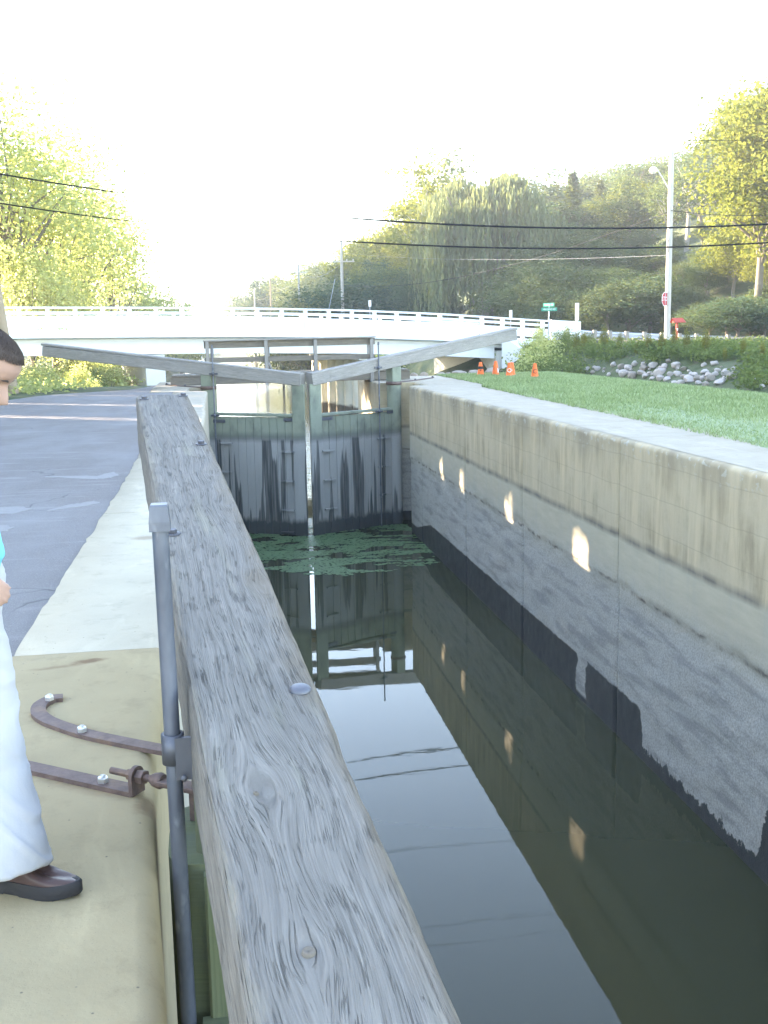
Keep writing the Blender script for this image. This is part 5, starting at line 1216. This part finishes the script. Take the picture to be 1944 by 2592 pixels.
# labels of the countable background trees say which one, by place
ORD = 'first second third fourth fifth sixth seventh eighth ninth tenth eleventh twelfth thirteenth fourteenth fifteenth sixteenth seventeenth eighteenth nineteenth twentieth'.split() + ['twenty-' + q for q in 'first second third fourth fifth sixth seventh eighth ninth'.split()]
def place_labels(group, phrase):
    L_ = [o for o in COL.objects if o.get('group') == group and o.parent is None]
    px = lambda o: (CAM @ np.array([o.location.x, o.location.y, o.location.z + 3 - H]))
    L_.sort(key=lambda o: (lambda c: c[0] / c[2])(px(o)))
    for i, o in enumerate(L_): o['label'] = phrase % ORD[i]
place_labels('thicket trees behind the guardrail', 'low dense thicket tree right behind the guardrail, %s from the left')
place_labels('understorey trees behind the thicket', 'dark understorey tree above the roadside thicket, %s from the left')
place_labels('trees midway up the slope', 'green tree midway up the wooded slope, %s from the left')
place_labels('trees high on the slope', 'tall tree high on the wooded slope, %s from the left')
place_labels('trees on the hill skyline', 'tree on the skyline of the wooded hill, %s from the left')
place_labels('thicket at the foot of the tall yellow tree', 'low dark bush at the foot of the tall yellow tree, %s from the left')
place_labels('distant trees along the canal', 'distant tree beyond the bridge along the canal, %s from the left')
place_labels('dark trees left of the willow', 'dark bushy tree behind the railing left of the willow, %s from the left')
place_labels('dark trees right of the willow', 'dark bushy tree between willow and street sign, %s from the left')
place_labels('dark low trees round the willow', 'dark low tree in shade at the willow foot, %s from the left')
place_labels('sunlit trees left of the willow', 'sunlit yellow green tree left of the willow, %s from the left')
place_labels('bushes beside the wing wall', 'leafy bush against the bridge wing wall, %s from the left')
place_labels('goldenrod stalks on the bank', 'tall goldenrod stalk with rusty yellow tip on the bank, %s from the left')
place_labels('wires between the far poles', 'thin wire between the far poles by the road, %s from the left')
place_labels('added shade trees left of the path', 'big tree added outside the picture to shade the right bank, %s from the left')
place_labels('added shade blockers in a row left of the path', 'added hedge-shaped shade blocker left of the path outside the picture, %s from the far end')
place_labels('dark stones behind the right coping', 'dark brown stone between the right gate and the cones, %s from the left')

# ------------------------------------------------------------------ boy at the left edge
def remeshed(m, voxel, name, smooth_it=3):
    me = m.mesh(name); o = bpy.data.objects.new(name, me); COL.objects.link(o)
    md = o.modifiers.new('r', 'REMESH'); md.mode = 'VOXEL'; md.voxel_size = voxel; md.use_smooth_shade = True
    s = o.modifiers.new('s', 'SMOOTH'); s.iterations = smooth_it; s.factor = .5
    dg = bpy.context.evaluated_depsgraph_get(); dg.update(); out = bpy.data.meshes.new_from_object(o.evaluated_get(dg)); bpy.data.objects.remove(o); return out
def ell(m, c, r, M3=None, n=16):
    c = Vector(c); P = []
    for i in range(n + 1):
        t = math.pi * i / n; row = []
        for j in range(2 * n + 1):
            a = math.pi * j / n; v = Vector((math.sin(t) * math.cos(a) * r[0], math.sin(t) * math.sin(a) * r[1], math.cos(t) * r[2])); row.append(c + (M3 @ v if M3 else v))
        P.append(row)
    m.grid(P, [[(0, 0)] * (2 * n + 1)] * (n + 1)); return m
boy = thing('person', 'boy at the left edge in blue shirt, off white trousers and brown shoes, looking down', 'person', (-.62, 2.60, 0))
chin = Vector((-.606, 2.585, 1.152)); ti = R_(33); yw = R_(-3)
hu = Vector((math.sin(ti), 0, math.cos(ti))); hf = Vector((math.cos(ti), 0, -math.sin(ti)))
rotz = Matrix.Rotation(yw, 3, 'Z'); hu, hf = rotz @ hu, rotz @ hf; hs = hu.cross(hf)
HP = [(-.06, .030, -.075, .040), (0, .058, -.060, .036), (.05, .076, -.058, .047), (.12, .080, -.066, .055), (.18, .0785, -.074, .060), (.235, .083, -.08, .063), (.27, .0775, -.084, .065), (.33, .079, -.09, .068), (.40, .0785, -.096, .071), (.47, .076, -.10, .073), (.53, .074, -.102, .0745), (.60, .084, -.104, .0755), (.70, .088, -.103, .0765), (.80, .083, -.098, .074), (.89, .066, -.082, .063), (.95, .045, -.060, .047), (.985, .022, -.032, .026), (1.0, 0.0, -.01, .004)]
HH = .205
def head_pt(u, f, s): return chin + hu * u + hf * f + hs * s
def head_grid(grow=0.0):
    P = []
    for u, fr, bk, hw in HP:
        row = []
        for j in range(49):
            a = 2 * math.pi * j / 48; c, s = math.cos(a), math.sin(a); fc, fa = (fr + bk) / 2, (fr - bk) / 2 + grow
            f = fc + fa * math.copysign(abs(c) ** .85, c); sd_ = (hw + grow) * math.copysign(abs(s) ** .9, s)
            if c > 0 and grow == 0:
                g = math.exp(-(sd_ / .012) ** 2); f += g * interp(u, [(.265, 0), (.30, .014), (.34, .0265), (.38, .024), (.45, .014), (.53, .005), (.60, 0)])
                e = math.exp(-((abs(sd_) - .031) / .014) ** 2) * math.exp(-((u - .51) / .05) ** 2); f -= .010 * e
                g = math.exp(-(sd_ / .022) ** 2); f += g * (.004 * math.exp(-((u - .235) / .02) ** 2) + .004 * math.exp(-((u - .19) / .02) ** 2) - .003 * math.exp(-((u - .212) / .008) ** 2))
            row.append(head_pt(u * HH, f, sd_))
        P.append(row)
    return P
body = MB(); hg = head_grid(); body.grid(hg, [[(0, 0)] * 49] * len(hg)); body.face(hg[0][:-1]); body.face(hg[-1][:-1][::-1])
V_ = Vector
body.tube([head_pt(.035, -.03, 0), V_((-.685, 2.60, 1.12)), V_((-.71, 2.61, 1.05))], [.052, .05, .06], 16)
for s in (-1, 1): ell(body, head_pt(.46 * HH, -.012, s * .074), (.010, .018, .030), Matrix((hs, hf, hu)).transposed())
ell(body, (-.695, 2.61, .94), (.095, .15, .17)); ell(body, (-.655, 2.61, .74), (.10, .135, .14))
body.tube([(-.705, 2.61, 1.06), (-.69, 2.61, .95), (-.66, 2.61, .75)], [.10, .115, .11], 18)
def hand(m, w, dirn, palm, sgn):
    d = V_(dirn).normalized(); pn = V_(palm).normalized(); sd_ = d.cross(pn).normalized() * sgn
    M3 = Matrix((sd_, pn, d)).transposed(); ell(m, w + d * .035, (.030, .012, .040), M3, 10)
    for k, (o, L_, cu) in enumerate(((-.022, .052, .30), (-.0075, .060, .26), (.0075, .056, .30), (.021, .044, .38))):
        b = w + d * .066 + sd_ * o; j1 = b + (d + pn * cu * .5).normalized() * L_ * .42; j2 = j1 + (d + pn * cu * 1.6).normalized() * L_ * .32; j3 = j2 + (d + pn * cu * 2.6).normalized() * L_ * .26
        m.tube([b - d * .02, b, j1, j2, j3], [.0082, .0082, .0075, .0068, .0055], 9)
    b = w + d * .018 - sd_ * .026; m.tube([b + sd_ * .012, b, b + (d * .8 - sd_ * .75 + pn * .2) * .026, b + (d * 1.0 - sd_ * .75 + pn * .5) * .044], [.010, .0095, .0082, .0065], 9)
# right arm hangs with the hand in front of the thigh, left arm on the far side
body.tube([(-.705, 2.47, 1.03), (-.72, 2.43, .92), (-.70, 2.42, .84), (-.62, 2.44, .80), (-.575, 2.46, .79)], [.044, .040, .034, .028, .023], 14)
hand(body, V_((-.575, 2.46, .79)), (.75, .35, -.75), (-.3, .9, -.1), 1)
body.tube([(-.705, 2.75, 1.03), (-.74, 2.79, .92), (-.75, 2.80, .82), (-.71, 2.80, .72), (-.69, 2.80, .66)], [.044, .040, .034, .028, .023], 14)
hand(body, V_((-.69, 2.80, .66)), (.15, -.1, -1), (.2, -.9, 0), -1)
for sy, pts in ((-1, [(-.635, 2.55, .70), (-.59, 2.53, .40), (-.575, 2.52, .32), (-.555, 2.48, .09)]), (1, [(-.67, 2.68, .70), (-.69, 2.70, .40), (-.70, 2.70, .32), (-.745, 2.71, .09)])):
    body.tube(pts, [.078, .054, .050, .034], 16)
me = remeshed(body, .0055, 'body', 2); bo = mesh_obj('body', me, M['skin'], boy); bo.location = -V_(boy.location)
for s in (-1, 1):
    m = MB(); ell(m, head_pt(.495 * HH, .0595, s * .031), (.008, .008, .0045), None, 8); m.build('eye', M['eye'], bo)
    m = MB(); m.tube([head_pt(.575 * HH, .0785, s * .016), head_pt(.592 * HH, .079, s * .030), head_pt(.575 * HH, .070, s * .045)], [.0018, .0024, .0012], 6); m.build('eyebrow', M['hair'], bo)
# hair: a close cap over the skull with a short fringe, plus strands
HC = head_pt(.60 * HH, -.012, 0)
def skull(u, a):
    fr, bk, hw = [interp(u, [(q[0], q[k]) for q in HP]) for k in (1, 2, 3)]; fc, fa = (fr + bk) / 2, (fr - bk) / 2; c, s = math.cos(a), math.sin(a)
    return head_pt(u * HH, fc + fa * math.copysign(abs(c) ** .85, c), hw * math.copysign(abs(s) ** .9, s))
def lift(p, g): return p + (p - HC).normalized() * g
def hairline(a): return interp(math.cos(a), [(-1, .20), (-.2, .34), (.15, .60), (.45, .83), (1, .86)])
m = MB(); P = []
for i in range(27):
    row = []
    for j in range(61):
        a = 2 * math.pi * j / 60; lo = hairline(a) - .03; u = lo + (.9985 - lo) * (i / 26) ** .8
        g = (-.003 if i == 0 else .0015 + .0045 * min(1, (i - 1) / 7)) + (.002 * mnoise.noise((a * 9, u * 5, 2)) if i else 0)
        row.append(lift(skull(u, a), g))
    P.append(row)
m.grid(P, [[(0, 0)] * 61] * 27); m.face(P[-1][:-1])
r = random.Random(4)
for i in range(3600):
    a = r.uniform(-3.1, 3.1); lo = hairline(a); u = lo + (1 - lo) * r.random() ** 1.6; d = .10 * r.uniform(.6, 1.2)
    m.tube([lift(skull(min(.995, u + d * .6), a), .0055), lift(skull(u, a + r.uniform(-.05, .05)), .0068), lift(skull(max(lo - .06, u - d * .7), a + r.uniform(-.12, .12)), .0075 if u > lo + .08 else .0045)], [.0010, .0010, .0003], 4, False)
m.build('hair', M['hair'], boy)
# clothes
sh = MB(); sh.tube([(-.712, 2.61, 1.085), (-.705, 2.61, 1.04), (-.69, 2.61, .95), (-.665, 2.61, .84), (-.655, 2.61, .77)], [.075, .125, .132, .130, .134], 24)
ell(sh, (-.695, 2.61, .95), (.112, .165, .15)); ell(sh, (-.655, 2.61, .80), (.125, .16, .10))
for y, e in ((2.47, -1), (2.75, 1)): sh.tube([(-.705, y - e * .02, 1.045), (-.715, y + e * .03, .96), (-.715, y + e * .045, .90)], [.06, .062, .066], 16)
me = remeshed(sh, .009, 'shirt', 4)
for v in me.vertices: v.co += v.normal * .004 * mnoise.fractal(v.co * 14, .8, 2, 3)
mesh_obj('shirt', me, M['shirt'], boy).location = -V_(boy.location)
tr = MB(); ell(tr, (-.655, 2.615, .72), (.122, .155, .13))
tr.tube([(-.640, 2.555, .74), (-.625, 2.545, .62), (-.603, 2.535, .47), (-.590, 2.53, .40), (-.583, 2.53, .30), (-.563, 2.51, .20), (-.545, 2.48, .12), (-.537, 2.465, .060)], [.105, .103, .093, .084, .083, .090, .094, .092], 24)
tr.tube([(-.67, 2.68, .74), (-.68, 2.69, .62), (-.69, 2.70, .40), (-.71, 2.70, .30), (-.735, 2.71, .13), (-.745, 2.715, .068)], [.11, .10, .085, .082, .085, .086], 24)
me = remeshed(tr, .007, 'trousers', 4)
for v in me.vertices:
    p = v.co; w_ = .007 * mnoise.noise((p.x * 6, p.y * 6, p.z * 9)) + .007 * max(0, 1 - abs(mnoise.noise((p.x * 4, p.y * 4, p.z * 11 + p.x * 13))) * 4.0)
    v.co += v.normal * w_
mesh_obj('trousers', me, M['trouser'], boy).location = -V_(boy.location)
def shoe(heel, toe, lift=0.0):
    h, t = V_(heel), V_(toe); d = (t - h); L_ = d.length; d.normalize(); s = V_((-d.y, d.x, 0))
    def ring(x, wd, z): return [h + d * (x[0] + x[1] * math.copysign(abs(math.cos(a)) ** .75, math.cos(a))) + s * wd * math.copysign(abs(math.sin(a)) ** .8, math.sin(a)) + V_((0, 0, z)) for a in np.linspace(0, 2 * math.pi, 33)]
    def sole_outline(k, off=0):
        P = []
        for a in np.linspace(0, 2 * math.pi, 49):
            c, sn = math.cos(a), math.sin(a); x = L_ / 2 + (L_ / 2 + off) * c
            w_ = interp(x / L_, [(-.1, .02), (0, .028), (.12, .034), (.35, .031), (.5, .035), (.72, .043), (.9, .036), (1.05, .02)]) + off; P.append((x, w_ * math.copysign(abs(sn) ** .75, sn)))
        return P
    o = sole_outline(1, .003); m = MB(); Z = lambda x, z: z + .012 * max(0, (x / L_ - .8)) * 3
    rows = []
    for z, k in ((.0, .97), (.006, 1.0), (.030, 1.0), (.034, .96)): rows.append([h + d * (L_ / 2 + (x - L_ / 2) * k) + s * y * k + V_((0, 0, Z(x, z if not (.30 < x / L_ < .42 and z < .01) else z + .010)))for x, y in o])
    m.grid(rows, [[(0, 0)] * 49] * 4, True); m.face(rows[0][:-1]); m.face(rows[-1][:-1])
    so_ = m.build('sole', M['sole'], boy)
    m = MB(); up = []; o2 = sole_outline(1, -.001)
    for q in np.linspace(0, 1, 13):
        row = []
        for x, y in o2:
            f = x / L_; top = interp(f, [(0, .085), (.2, .092), (.42, .088), (.58, .066), (.75, .054), (.9, .045), (1, .036)])
            k = math.sqrt(max(0, 1 - q ** 2.4)) if f > .45 else (1 - .28 * q ** 2); z = .030 + (top - .030) * (q ** .8)
            xx = x if f < .5 else L_ * .5 + (x - L_ * .5) * (1 - .75 * q ** 3)
            row.append(h + d * xx + s * y * k + V_((0, 0, Z(x, z) + .003 * mnoise.noise((x * 40, y * 40, q * 3)))))
        up.append(row)
    m.grid(up, [[(0, 0)] * 49] * 13); m.face(up[-1][:-1]); m.build('shoe', M['shoe'], boy)
shoe((-.606, 2.515, 0.004), (-.372, 2.420, 0.004)); shoe((-.80, 2.73, 0.003), (-.585, 2.70, 0.003))

# ------------------------------------------------------------------ morning haze
HZ = 0.0007
if HZ > 0:
    m = bpy.data.materials.new('haze_air'); m.use_nodes = True; t = m.node_tree; t.nodes.remove(t.nodes['Principled BSDF'])
    pv = t.nodes.new('ShaderNodeVolumePrincipled'); pv.inputs['Color'].default_value = (.93, .96, 1.0, 1); pv.inputs['Density'].default_value = HZ; pv.inputs['Anisotropy'].default_value = .45
    t.links.new(pv.outputs[0], t.nodes['Material Output'].inputs['Volume'])
    b = MB(); b.prism([(-1000, -700), (1000, -700), (1000, 1400), (-1000, 1400)], -8, 64); ho = b.build('haze', m); tag(ho, 'thin pale morning haze over the valley', kind='stuff')
